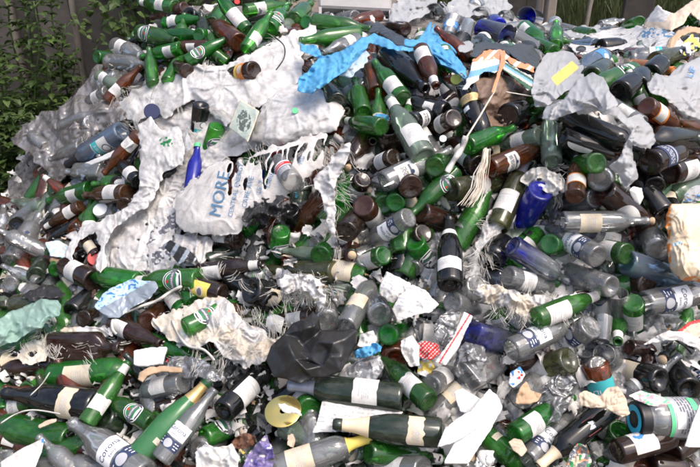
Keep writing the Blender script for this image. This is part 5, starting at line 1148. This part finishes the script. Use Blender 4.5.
sheet('white_foam_board', 'small crumbled white foam lump below the long foam board', 'foam board', [(474,462),(480,453),(492,452),(494,462),(484,470),(476,468)], ['foam'], 3.6, .006, 8, .02, .8, 'pieces of white foam', thick=.016)
sheet('printed_packet', 'white packet with red and blue print above the brown cardboard scrap', 'packet', [(508,384),(510,372),(520,366),(526,374),(522,382),(514,388)], ['paper', 'red', 'blueink'], 3.9, .006, 8, .012, .4, pat=lambda u, v: np.where(vn(u / 3, v / 3, 3) > .64, 1, np.where(vn(u / 3, v / 3, 8) > .7, 2, 0)))

# --- casing, disc, straps, cords, caps
def casing():
    e = bpy.data.objects.new('grey_casing', None); COL.objects.link(e); tag(e, 'grey plastic appliance casing with a dark slot at the top edge', 'appliance')
    c = P(355, 6, 3.0); e.location = c; e.rotation_euler = (R(48), R(3), R(4)); px = 2.95 / FPX
    a = MB(); a.box((0, 6 * px, 0), 74 * px, 26 * px, .05); o = a.build('lid', ['grey_plastic'], e, False); o.modifiers.new('b', 'BEVEL').width = .008
    b = MB()
    for x in (-35.5, 35.5): b.box((x * px, -12 * px, -.005), 3 * px, 12 * px, .05)
    b.box((0, -17.6 * px, -.005), 74 * px, 2 * px, .05); b.build('frame', ['grey_plastic'], e, False)
    d = MB(); d.box((0, -12 * px, -.03), 68 * px, 9 * px, .02); d.build('slot', ['dark'], e, False)
    r = MB(); [r.box(((-30 + 60 * k / 9) * px, -12 * px, -.012), 2.2 * px, 8 * px, .012) for k in range(10)]; r.build('ribs', ['grey_foil'], e, False)
casing()
def disc():
    mb = MB(); pr = [(.008, .0012), (.02, .0012), (.044, .0012), (.0455, .0006), (.0455, -.0006), (.044, -.0012), (.008, -.0012), (.008, .0012)]; lathe(mb, pr, 40, 0)
    c = P(283, 411, 3.6); o = mb.build('gold_disc', ['gold_disc']); view = (Vector((0, 0, CAMZ)) - c).normalized(); ax = (view + Vector((-.25, .2, 1.1))).normalized()
    o.matrix_world = Matrix.Translation(c) @ ax.to_track_quat('Z', 'Y').to_matrix().to_4x4(); tag(o, 'shiny gold disc with a torn white label, left of the white capped green bottle', 'disc')
    S, q = sheet('label', 'xx', 'x', [(276,404),(284,402),(296,408),(304,414),(298,418),(288,412),(280,412)], ['paper'], 4.3, .002, 8, .001, 1.4); del q['label'], q['category']
    q.parent = o; q.matrix_parent_inverse = o.matrix_world.inverted()
disc()
def strip(name, label, cat, pts, wpx, mat, lay=4.5, group=None, pat=None):
    n = (len(pts) - 1) * 6; P_ = [Vector((*p, 0)) for p in pts]; vs = []; uv = []
    for i in range(n + 1):
        f = i / n * (len(pts) - 1); k = min(len(pts) - 2, int(f)); t = f - k
        p0, p1, p2, p3 = P_[max(k - 1, 0)], P_[k], P_[k + 1], P_[min(k + 2, len(pts) - 1)]
        q = .5 * ((2 * p1) + (p2 - p0) * t + (2 * p0 - 5 * p1 + 4 * p2 - p3) * t * t + (3 * p1 - p0 - 3 * p2 + p3) * t ** 3); uv.append(q)
    for i, q in enumerate(uv):
        d = (uv[min(i + 1, n)] - uv[max(i - 1, 0)]).normalized(); wv = Vector((-d.y, d.x, 0)) * wpx / 2 * (.95 + .08 * math.sin(i * .9)); dd = float(D(q.x, q.y)[0]) - LIFT * lay - .008 * math.sin(i * .8)
        vs += list(at([q.x - wv.x, q.x, q.x + wv.x], [q.y - wv.y, q.y, q.y + wv.y], [dd, dd - .004, dd + .003]))
    mb = MB(); mb.add(vs, [(i * 3 + j, i * 3 + j + 1, i * 3 + j + 4, i * 3 + j + 3) for i in range(n) for j in range(2)]); o = mb.build(name, [mat]); o.modifiers.new('s', 'SOLIDIFY').thickness = .0012; tag(o, label, cat, group); return o
strip('white_strap', 'white plastic strap looping past the foil packet', 'strap', [(182,286),(170,292),(158,300),(142,306),(126,312),(114,318),(112,328),(116,334)], 3.2, 'fibre', 4.6)
strip('white_strap', 'pale twisted strap hanging from the shredded cream sack', 'strap', [(172,320),(178,334),(188,346),(204,350),(214,360)], 3, 'fibre', 4)
strip('blue_marked_strap', 'white strap with a blue mark hanging left of the brown labelled bottle', 'strap', [(466,136),(462,148),(454,160),(447,172)], 6, 'sack_grey', 5.6)
def rope():
    r = random.Random(6); mb = MB()
    for k in range(34):
        o = r.gauss(0, 1.3); n = r.randrange(3, 6); pts = [(486,149),(485,162),(481,174),(479,188),(473,200),(468,206)][:n + 1]; q = []
        for i, (u, v) in enumerate(pts): q.append(P(u + o * (1 + .5 * i) + r.gauss(0, .7), v + r.gauss(0, .8), 5.8 + r.gauss(0, .2) - .1 * i))
        q2 = []
        for i in range(len(q) - 1): q2 += [q[i].lerp(q[i + 1], t) for t in (0, .33, .66)]
        mb.tube(q2 + [q[-1]], r.uniform(.0006, .0016), 4)
    tag(mb.build('frayed_rope', ['sack_cream']), 'tan frayed rope bundle hanging beside the brown labelled bottle', 'rope')
rope()
strip('black_zip_strip', 'curved black strip round the white paper at the right', 'strip', [(646,346),(656,338),(668,337),(682,344),(692,354)], 2.2, 'black_cap', 4.8)
strip('white_fibre', 'white plastic strand across the black bottles at lower left', 'strap', [(0,424),(16,414),(34,410),(60,414)], 1.8, 'fibre', 4)
strip('white_fibre', 'white plastic strand curling over the brown bottle with red label', 'strap', [(30,396),(42,384),(50,372)], 1.5, 'fibre', 4)
strip('wire', 'thin black wire loop by the white sack at the upper centre', 'wire', [(276,38),(284,46),(284,58),(276,70)], 1.4, 'black_cap', 6)
def cord(label, pts, lay, r, mat):
    mb = MB(); q = []
    for (a, b) in zip(pts, pts[1:]):
        for k in range(8): q.append(P(a[0] + (b[0] - a[0]) * k / 8, a[1] + (b[1] - a[1]) * k / 8, lay))
    q.append(P(*pts[-1], lay)); mb.tube(q, r, 5); tag(mb.build('cord', [mat]), label, 'cord')
cord('thin tan cord running down from the striped bag', [(502, 66), (494, 92), (480, 116), (465, 140)], 7.4, .0026, 'sack_cream')
cord('thin pale cord across the top of the striped bag', [(506, 92), (530, 96), (548, 98)], 6.6, .002, 'fibre')
def cap(label, u, v, r, mat, lay, tilt=(0, 0, .4)):
    mb = MB(); lathe(mb, [(r * .88, 0), (r * .88, .002), (r, .002), (r, r * .34)], 24); lathe(mb, [(r, r * .34), (r * .93, r * .42)], 24); lathe(mb, [(r * .93, r * .42), (0, r * .42)], 24); c = P(u, v, lay); view = (Vector((0, 0, CAMZ)) - c).normalized()
    o = mb.build('bottle_cap', [mat]); o.matrix_world = Matrix.Translation(c) @ (view + Vector(tilt)).normalized().to_track_quat('Z', 'Y').to_matrix().to_4x4(); tag(o, label, 'cap', 'loose caps')
cap('round navy blue lid on the hanging white sack', 152, 112, .029, 'navy_cap', 5, (0, 0, .2)); cap('olive green round cap near the drooping blue strips', 456, 80, .017, 'lime', 4.6)
cap('small mint green cap on the grey white full sack', 295, 111, .010, 'brightgreen', 6); cap('silver cap left of the labelled dark brown bottle', 424, 136, .011, 'white_cap', 4.6)
cap('silver cap beside the blue marked strap', 443, 139, .010, 'white_cap', 4.8); cap('red cap of a bottle at the top edge', 237, 2, .012, 'red_cap', 4)
# ------------------------------------------------------------------ bottles
run_bottles()
LAND = [('the large black crumpled bag', 312, 350), ('the bright blue torn sheet', 345, 58), ('the blue lettered sack', 215, 200), ('the mint green bag', 30, 318), ('the matte green champagne bottle', 172, 420), ('the gold disc', 284, 411),
 ('the long white foam board', 474, 430), ('the cream stuffed bag', 690, 240), ('the slanting cobalt bottle', 528, 212), ('the striped woven bag', 502, 72), ('the drooping blue strips', 440, 48), ('the white twisted bag', 634, 150),
 ('the hanging white sack', 148, 170), ('the pale blue wine bottle', 94, 149), ('the blue silver packet', 126, 298), ('the long brown flat bottle', 90, 348), ('the lidded jar', 670, 418), ('the beige folded cardboard', 606, 400),
 ('the cardboard box', 680, 16), ('the bag with yellow note', 560, 72), ('the shredded black plastic', 262, 210), ('the red capped clear bottle', 282, 165), ('the grey casing', 355, 8), ('the picture card', 244, 121),
 ('the folded paper strip', 454, 340), ('the bent printed sheet', 416, 304), ('the cork necked clear bottle', 606, 221), ('the leaning clear wine bottle', 365, 295), ('the white collared champagne bottle', 449, 245), ('the tall labelled amber bottle', 577, 172),
 ('the white lower left card', 24, 456), ('the purple packet', 258, 456), ('the grey dirty plastic', 70, 130), ('the blue tumblers', 500, 28), ('the far white sack', 620, 40), ('the open green bottle on cream sack', 204, 320), ('the full grey white sack', 300, 114), ('the white frayed sack', 325, 180)]
def gap_fill():
    """the bottles seen in the gaps between the ones above; the first are things, the deep rest one mass"""
    r = random.Random(77); occ = np.zeros((480, 720), bool); shocc = occ.copy(); yy, xx = np.mgrid[0:480, 0:720]
    def stamp(b, m, w):
        d = edge_dist(xx[::4, ::4].astype(float), yy[::4, ::4].astype(float), [b, m]); occ[::4, ::4] |= d < w
    for q in BOT: stamp(q['b'], q['m'], 13 if q['c'][1] > 90 else 10)
    for S, o in SHEETS.values():
        u, v = xx[::4, ::4].astype(float), yy[::4, ::4].astype(float); shocc[::4, ::4] |= inside(u, v, S.pl)
    occ |= shocc
    n = 0; tries = 0; pool2 = ['cl'] * 8 + ['g'] * 4 + ['db', 'br', 'k', 'dg', 'cg']; pool1 = ['g'] * 5 + ['db'] * 3 + ['br'] * 4 + ['cl'] * 6 + ['k'] * 3 + ['dg'] * 2 + ['ol', 'cg']
    while n < 24 and tries < 20000:
        tries += 1; u = r.uniform(4, 696); v = r.uniform(12, 462); pool = pool2 if (u > 360 and v > 190) else pool1; sv = np.interp(u, SIL[:, 0], SIL[:, 1])
        if v < sv + 14 or (v < 105 and u > 455) or occ[int(v) // 4 * 4, int(u) // 4 * 4]: continue
        a = r.uniform(0, 6.28); L = 20 if v < 60 else 34; col = r.choice(pool); kind = r.choice(['beer', 'beer', 'beer', 'wine', 'spirit', 'broken'] if col != 'k' else ['wine', 'champ'])
        b = (u - math.cos(a) * L, v - math.sin(a) * L); m = (u + math.cos(a) * L, v + math.sin(a) * L)
        if m[1] < np.interp(m[0], SIL[:, 0], SIL[:, 1]) or b[1] < np.interp(b[0], SIL[:, 0], SIL[:, 1]): continue
        if any(0 <= int(p[1]) < 480 and 0 <= int(p[0]) < 720 and shocc[int(p[1]) // 4 * 4, int(p[0]) // 4 * 4] for p in (b, m)): continue
        lab = r.choice(['-', '-', '-', 'w', 'wl', 'st' if col == 'g' else '-', 'cr' if kind != 'beer' else '-'])
        t = r.choice([None, None, 30, 50]) if v > 130 else None
        _, e1, e2 = bottle(kind, col, *b, *m, lay=1.2, t=t, place=False, sc=.9); bad = False
        for k in range(7):
            p = (e1[0] + (e2[0] - e1[0]) * k / 6, e1[1] + (e2[1] - e1[1]) * k / 6)
            if p[1] < np.interp(p[0], SIL[:, 0], SIL[:, 1]) + 3 or (0 <= p[1] < 480 and 0 <= p[0] < 720 and shocc[int(p[1]) // 4 * 4, int(p[0]) // 4 * 4]): bad = True
        if bad: continue
        bottle(kind, col, *b, *m, lay=1.2, sc=.9, t=t, lab=lab, foil=r.choice(['-', '-', 'nk']) if kind == 'beer' else '-')
        stamp(b, m, 12); n += 1
    mb = {}
    k = 0
    for i in range(2100):
        u = r.uniform(-20, 720); v = r.uniform(8, 490); sv = np.interp(u, SIL[:, 0], SIL[:, 1])
        if v < sv + (2 if 395 < u < 560 else 12): continue
        a = r.uniform(0, 6.28); L = 18 if v < 60 else 32; col = r.choice(pool2 if (u > 360 and v > 190) else pool1); kind = r.choice(['beer', 'beer', 'beer', 'wine', 'spirit', 'jar', 'champ', 'broken'])
        m = (u + math.cos(a) * L, v + math.sin(a) * L); b = (u - math.cos(a) * L, v - math.sin(a) * L)
        if m[1] < np.interp(m[0], SIL[:, 0], SIL[:, 1]) + 6 or b[1] < np.interp(b[0], SIL[:, 0], SIL[:, 1]) + 6: continue
        far = v < 95 and u > 440; onsheet = any(0 <= p[1] < 480 and 0 <= p[0] < 720 and shocc[int(p[1]) // 4 * 4, int(p[0]) // 4 * 4] for p in (b, (u, v), m))
        M, _, _ = bottle('beer' if far else kind, col, *b, *m, lay=r.uniform(-1.6, -.9 if onsheet else .5 if far else 1.25), sc=r.uniform(.74, .95), t=None if onsheet else r.choice([None, None, None, 15, 25, 45, 35]), place=False)
        def put(me):
            for f in me.polygons:
                pass
            o = len(V); V.extend([tuple(M @ q.co) for q in me.vertices])
            for f in me.polygons: F.append(tuple(i2 + o for i2 in f.vertices)); MI.append(idx(me.materials[f.material_index].name))
        kind = 'beer' if far else kind; put(body_mesh(kind, col))
        if r.random() < .3 and kind != 'jar': put(label_mesh(kind, r.choice(['w', 'wl', 'cr', 'w']), r.randrange(3)))
        if kind == 'beer' and r.random() < .3: put(neck_mesh(kind, 'nk'))
V = []; F = []; MI = []; MN = []
def idx(name):
    if name not in MN: MN.append(name)
    return MN.index(name)
gap_fill()
me = bpy.data.meshes.new('buried_bottles'); me.from_pydata(V, [], F)
for nme in MN: me.materials.append(bpy.data.materials[nme])
me.polygons.foreach_set('material_index', MI); me.polygons.foreach_set('use_smooth', [True] * len(F)); me.update()
tag(link('buried_bottles', me), 'mass of half buried bottles filling the gaps deeper in the heap', 'bottles', kind='stuff')

# ------------------------------------------------------------------ litter between the bottles
def litter():
    r = random.Random(9); mb = MB(); mats = ['paper', 'sack_grey', 'sack_white', 'film_clear', 'card_beige', 'film_black', 'film_blue', 'red', 'green_ink', 'film_dirty', 'rubble', 'brown_foil', 'brightgreen', 'yellow']
    wts = [30, 6, 28, 10, 5, 4, 1.2, 1.0, 2.2, 3, 5, 4, 1.0, .8]
    for i in range(4200):
        u = r.uniform(-40, 740); v = r.uniform(4, 500); sv = np.interp(u, SIL[:, 0], SIL[:, 1])
        if v < sv + 1: continue
        d = float(D(u, v)[0]) - LIFT * (r.uniform(-1.6, .9) if v < 230 else r.uniform(-1.0, 1.5)); c = at(u, v, d)[0]; m = r.choices(range(len(mats)), wts)[0]; s = r.uniform(.004, .017) * (1.7 if m in (3, 9, 2) else 1)
        a = rng.normal(size=3); a /= np.linalg.norm(a); b = np.cross(a, rng.normal(size=3)); b /= np.linalg.norm(b); cc = np.cross(a, b); nx = r.choice([4, 5]); ny = r.choice([3, 4]); asp = r.uniform(.25, 1); vs = []
        for j in range(ny + 1):
            for k in range(nx + 1):
                x = (k / nx - .5 + r.uniform(-.09, .09)) * 2 * s; y = (j / ny - .5 + r.uniform(-.12, .12)) * 2 * s * asp; z = r.uniform(-.22, .22) * s + .35 * s * math.sin(k * 1.1 + i) + .25 * s * math.sin(j * 1.4 + i * 2); vs.append(c + a * x + b * y + cc * z)
        mb.add(vs, [(j * (nx + 1) + k, j * (nx + 1) + k + 1, (j + 1) * (nx + 1) + k + 1, (j + 1) * (nx + 1) + k) for j in range(ny) for k in range(nx) if r.random() < .93], m)
    for i in range(520):      # larger crumpled pieces of film and paper
        u = r.uniform(-30, 730); v = r.uniform(4, 490); sv = np.interp(u, SIL[:, 0], SIL[:, 1])
        if v < sv + 4: continue
        d = float(D(u, v)[0]) - LIFT * (r.uniform(-.6, 2.3) if v > 225 else r.uniform(-.8, 1.6)); c = at(u, v, d)[0]; m = r.choices([0, 1, 2, 3, 4, 5, 9], [16, 3, 22, 5, 2, 2, 2])[0]; s = r.uniform(.012, .04) * (1 if v > 60 else .8); n = 10; sd_ = r.randrange(9999)
        nrm = np.array((0, 0, CAMZ)) - c; nrm = nrm / np.linalg.norm(nrm) + rng.normal(size=3) * .35; nrm /= np.linalg.norm(nrm); aa = np.cross(nrm, rng.normal(size=3)); aa /= np.linalg.norm(aa); bb = np.cross(nrm, aa)
        gx, gy = np.meshgrid(np.linspace(-1, 1, n), np.linspace(-1, 1, n)); asp = r.uniform(.35, .9); h = facets(gx * 10 + 60, gy * 10 * asp + 60, 8, sd_) * s * .55 - .25 * s * (gx ** 2 + gy ** 2)
        wob = 1 + .35 * (vn(gx * 1.3 + 9, gy * 1.3 + 9, sd_) - .5); pp = c + (gx * wob * s)[..., None] * aa + (gy * wob * s * asp)[..., None] * bb + h[..., None] * nrm
        rim = np.hypot(gx, gy) + .5 * (vn(gx * 2.2 + 5, gy * 2.2 + 5, sd_ + 1) - .5)
        mb.add(pp.reshape(-1, 3), [(j * n + k, j * n + k + 1, (j + 1) * n + k + 1, (j + 1) * n + k) for j in range(n - 1) for k in range(n - 1) if rim[j, k] < 1.12], m)
    for i in range(520):      # pale paper and film added under the right-hand clear bottles to brighten them
        u = r.uniform(425, 715); v = r.uniform(215, 420); d = float(D(u, v)[0]) - LIFT * r.uniform(-.8, .9); c = at(u, v, d)[0]; s = r.uniform(.016, .045); n = 8; sd_ = r.randrange(9999); m = r.choice([0, 2, 2, 3])
        nrm = np.array((0, 0, CAMZ)) - c; nrm = nrm / np.linalg.norm(nrm) + rng.normal(size=3) * .25; nrm /= np.linalg.norm(nrm); aa = np.cross(nrm, rng.normal(size=3)); aa /= np.linalg.norm(aa); bb = np.cross(nrm, aa)
        gx, gy = np.meshgrid(np.linspace(-1, 1, n), np.linspace(-1, 1, n)); h = facets(gx * 10 + 60, gy * 8 + 60, 7, sd_) * s * .5; asp = r.uniform(.4, .9)
        pp = c + (gx * s)[..., None] * aa + (gy * s * asp)[..., None] * bb + h[..., None] * nrm; rim = np.hypot(gx, gy) + .6 * (vn(gx * 2.2 + 5, gy * 2.2 + 5, sd_ + 1) - .5)
        mb.add(pp.reshape(-1, 3), [(j * n + k, j * n + k + 1, (j + 1) * n + k + 1, (j + 1) * n + k) for j in range(n - 1) for k in range(n - 1) if rim[j, k] < 1.1], m)
    tag(mb.build('litter', mats), 'scraps of paper, plastic and dirt scattered between the bottles', 'litter', kind='stuff')
    mb = MB(); spots = [(210, 100, 70, 40), (250, 330, 60, 40), (520, 300, 60, 25), (330, 165, 30, 30), (545, 180, 30, 16), (90, 110, 50, 40), (620, 40, 60, 14), (300, 285, 40, 15), (485, 250, 24, 40), (280, 140, 60, 20), (200, 270, 80, 30), (60, 345, 60, 14)]
    spots += [(130, 92, 26, 16), (334, 195, 12, 70), (485, 250, 20, 60), (310, 290, 26, 20), (300, 150, 60, 18), (545, 178, 24, 14), (230, 335, 70, 40), (530, 308, 60, 16), (60, 340, 60, 14)]
    for i in range(300):      # bundles of near parallel threads
        su = r.choice(spots); u0 = r.gauss(su[0], su[2] * .45); v0 = r.gauss(su[1], su[3] * .45); a0 = r.gauss(1.2, .7); cv = r.gauss(0, .10); lay = r.uniform(2.6, 4.8)
        if v0 < np.interp(u0, SIL[:, 0], SIL[:, 1]) + 4: continue
        for t in range(r.randrange(5, 12)):
            a = a0 + r.gauss(0, .14); u, v = u0 + r.gauss(0, 2.2), v0 + r.gauss(0, 2.2); st_ = r.uniform(1.2, 3.4); us_ = []; vs_ = []
            for k in range(6): us_.append(u); vs_.append(v); a += cv + r.gauss(0, .07); u += math.cos(a) * st_; v += math.sin(a) * st_
            dd = D(us_, vs_) - LIFT * (lay + np.array([.35 * math.sin(k * .8 + t) for k in range(6)])); mb.tube([Vector(q_) for q_ in at(us_, vs_, dd)], r.uniform(.0003, .0007), 3, 0)
    tag(mb.build('sack_fibres', ['fibre']), 'loose pale fibres pulled from the torn sacks', 'fibres', kind='stuff')
litter()

# ------------------------------------------------------------------ labels
def wds(*a): return ' '.join(x for x in a if x)
def label_bottles():
    def dirn(q):
        du, dv = q['m'][0] - q['b'][0], q['m'][1] - q['b'][1]; a = math.degrees(math.atan2(-dv, du)) % 360
        n = ['right', 'upper right', 'top', 'upper left', 'left', 'lower left', 'bottom', 'lower right'][int((a + 22.5) // 45) % 8]
        end = {'jar': 'mouth', 'cup': 'mouth'}.get(q['kind'], 'neck')
        if q['depth'] > .72: return 'base facing out'
        if q['depth'] < -.70: return end + ' facing out'
        return end + ' to ' + n
    def near(q): return sorted(LAND, key=lambda l: math.hypot(l[1] - q['c'][0], (l[2] - q['c'][1])))
    def rel(q, l):
        du, dv = q['c'][0] - l[1], q['c'][1] - l[2]
        if math.hypot(du, dv) < 9: return 'beside'
        if abs(du) > 1.8 * abs(dv): return 'right of' if du > 0 else 'left of'
        if abs(dv) > 1.8 * abs(du): return 'below' if dv > 0 else 'above'
        return ('below ' if dv > 0 else 'above ') + ('right of' if du > 0 else 'left of')
    used = {}; own = [('champ', 'tg', None, 'matte green champagne bottle with gold neck ring, slanting across the lower left'), ('flask', 'db', None, 'long brown flat bottle lying on its side right of the white shredded sack'),
        ('wine', 'pb', 'bw', 'pale blue wine bottle with teal and white label on the dirty grey plastic sheet'), ('jar', 'cl', 'gn', 'lidded clear jar with cyan ring on its black lid and grey printed label'),
        ('wine', 'cl', 'cr5', 'clear wine bottle with cream label and cork, lying level left of cream stuffed bag'), ('wine', 'cl', 'cr4', 'clear wine bottle with cream label leaning above the large black crumpled bag'),
        ('champ', 'k', 'w', 'black champagne bottle with white collar and white label, standing neck up mid heap'), ('spirit', 'cl', 'sm', 'red capped clear bottle with red and silver label on the blue lettered sack'),
        ('spirit', 'bl', '-5', 'slanting cobalt blue bottle under the tangled white fibre sack'), ('beer', 'g', 'hk5', 'open green bottle with oval red star label lying on the cream torn sack')]
    for q in BOT:
        hit = [w_[3] for w_ in own if w_[0] == q['kind'] and w_[1] == q['col'] and (w_[2] is None or w_[2] == q['lab'] or (w_[2][-1].isdigit() and w_[2][:-1] == q['lab'] and abs(q['lay'] - float(w_[2][-1])) < .7 and (q['kind'] != 'beer' or q['b'][1] > 300) and (q['kind'] != 'wine' or q['foil'] in ('ck', '-'))))]
        if hit and hit[0] not in used: used[hit[0]] = 1; tag(q['o'], hit[0], {'jar': 'jar'}.get(q['kind'], 'bottle'), GROUPS[q['col']]); continue
        feat = LABW.get(q['lab'], ''); nk = NKW.get(q['foil'], '')
        f = ('with ' + feat) if feat else ('with ' + nk if nk else 'without label'); kindn = wds(CN[q['col']], NOUN[q['kind']]); ok = False; opts = []
        nr = [l for l in near(q) if math.hypot(l[1] - q['c'][0], l[2] - q['c'][1]) > 9]
        for l in nr[:3]: opts.append(wds(kindn, f, dirn(q) + ',', rel(q, l), l[0]))
        f2 = ('with ' + nk) if (feat and nk) else f
        for l in nr[:4]: opts.append(wds(kindn, f2, dirn(q) + ',', rel(q, l), l[0]))
        for a, b in ((0, 1), (0, 2), (1, 2), (0, 3), (1, 3)): opts.append(wds(kindn, dirn(q) + ',', 'between', nr[a][0], 'and', nr[b][0]))
        opts += [wds(kindn, f, dirn(q) + ',', rel(q, l), l[0]) for l in nr[4:8]]
        for t in opts:
            if len(t.split()) <= 16 and t not in used: used[t] = 1; ok = True; break
        if not ok: t = wds(kindn, dirn(q) + ',', rel(q, nr[0]), nr[0][0])
        tag(q['o'], t, {'jar': 'jar', 'cup': 'glass'}.get(q['kind'], 'bottle'), GROUPS[q['col']])
label_bottles()
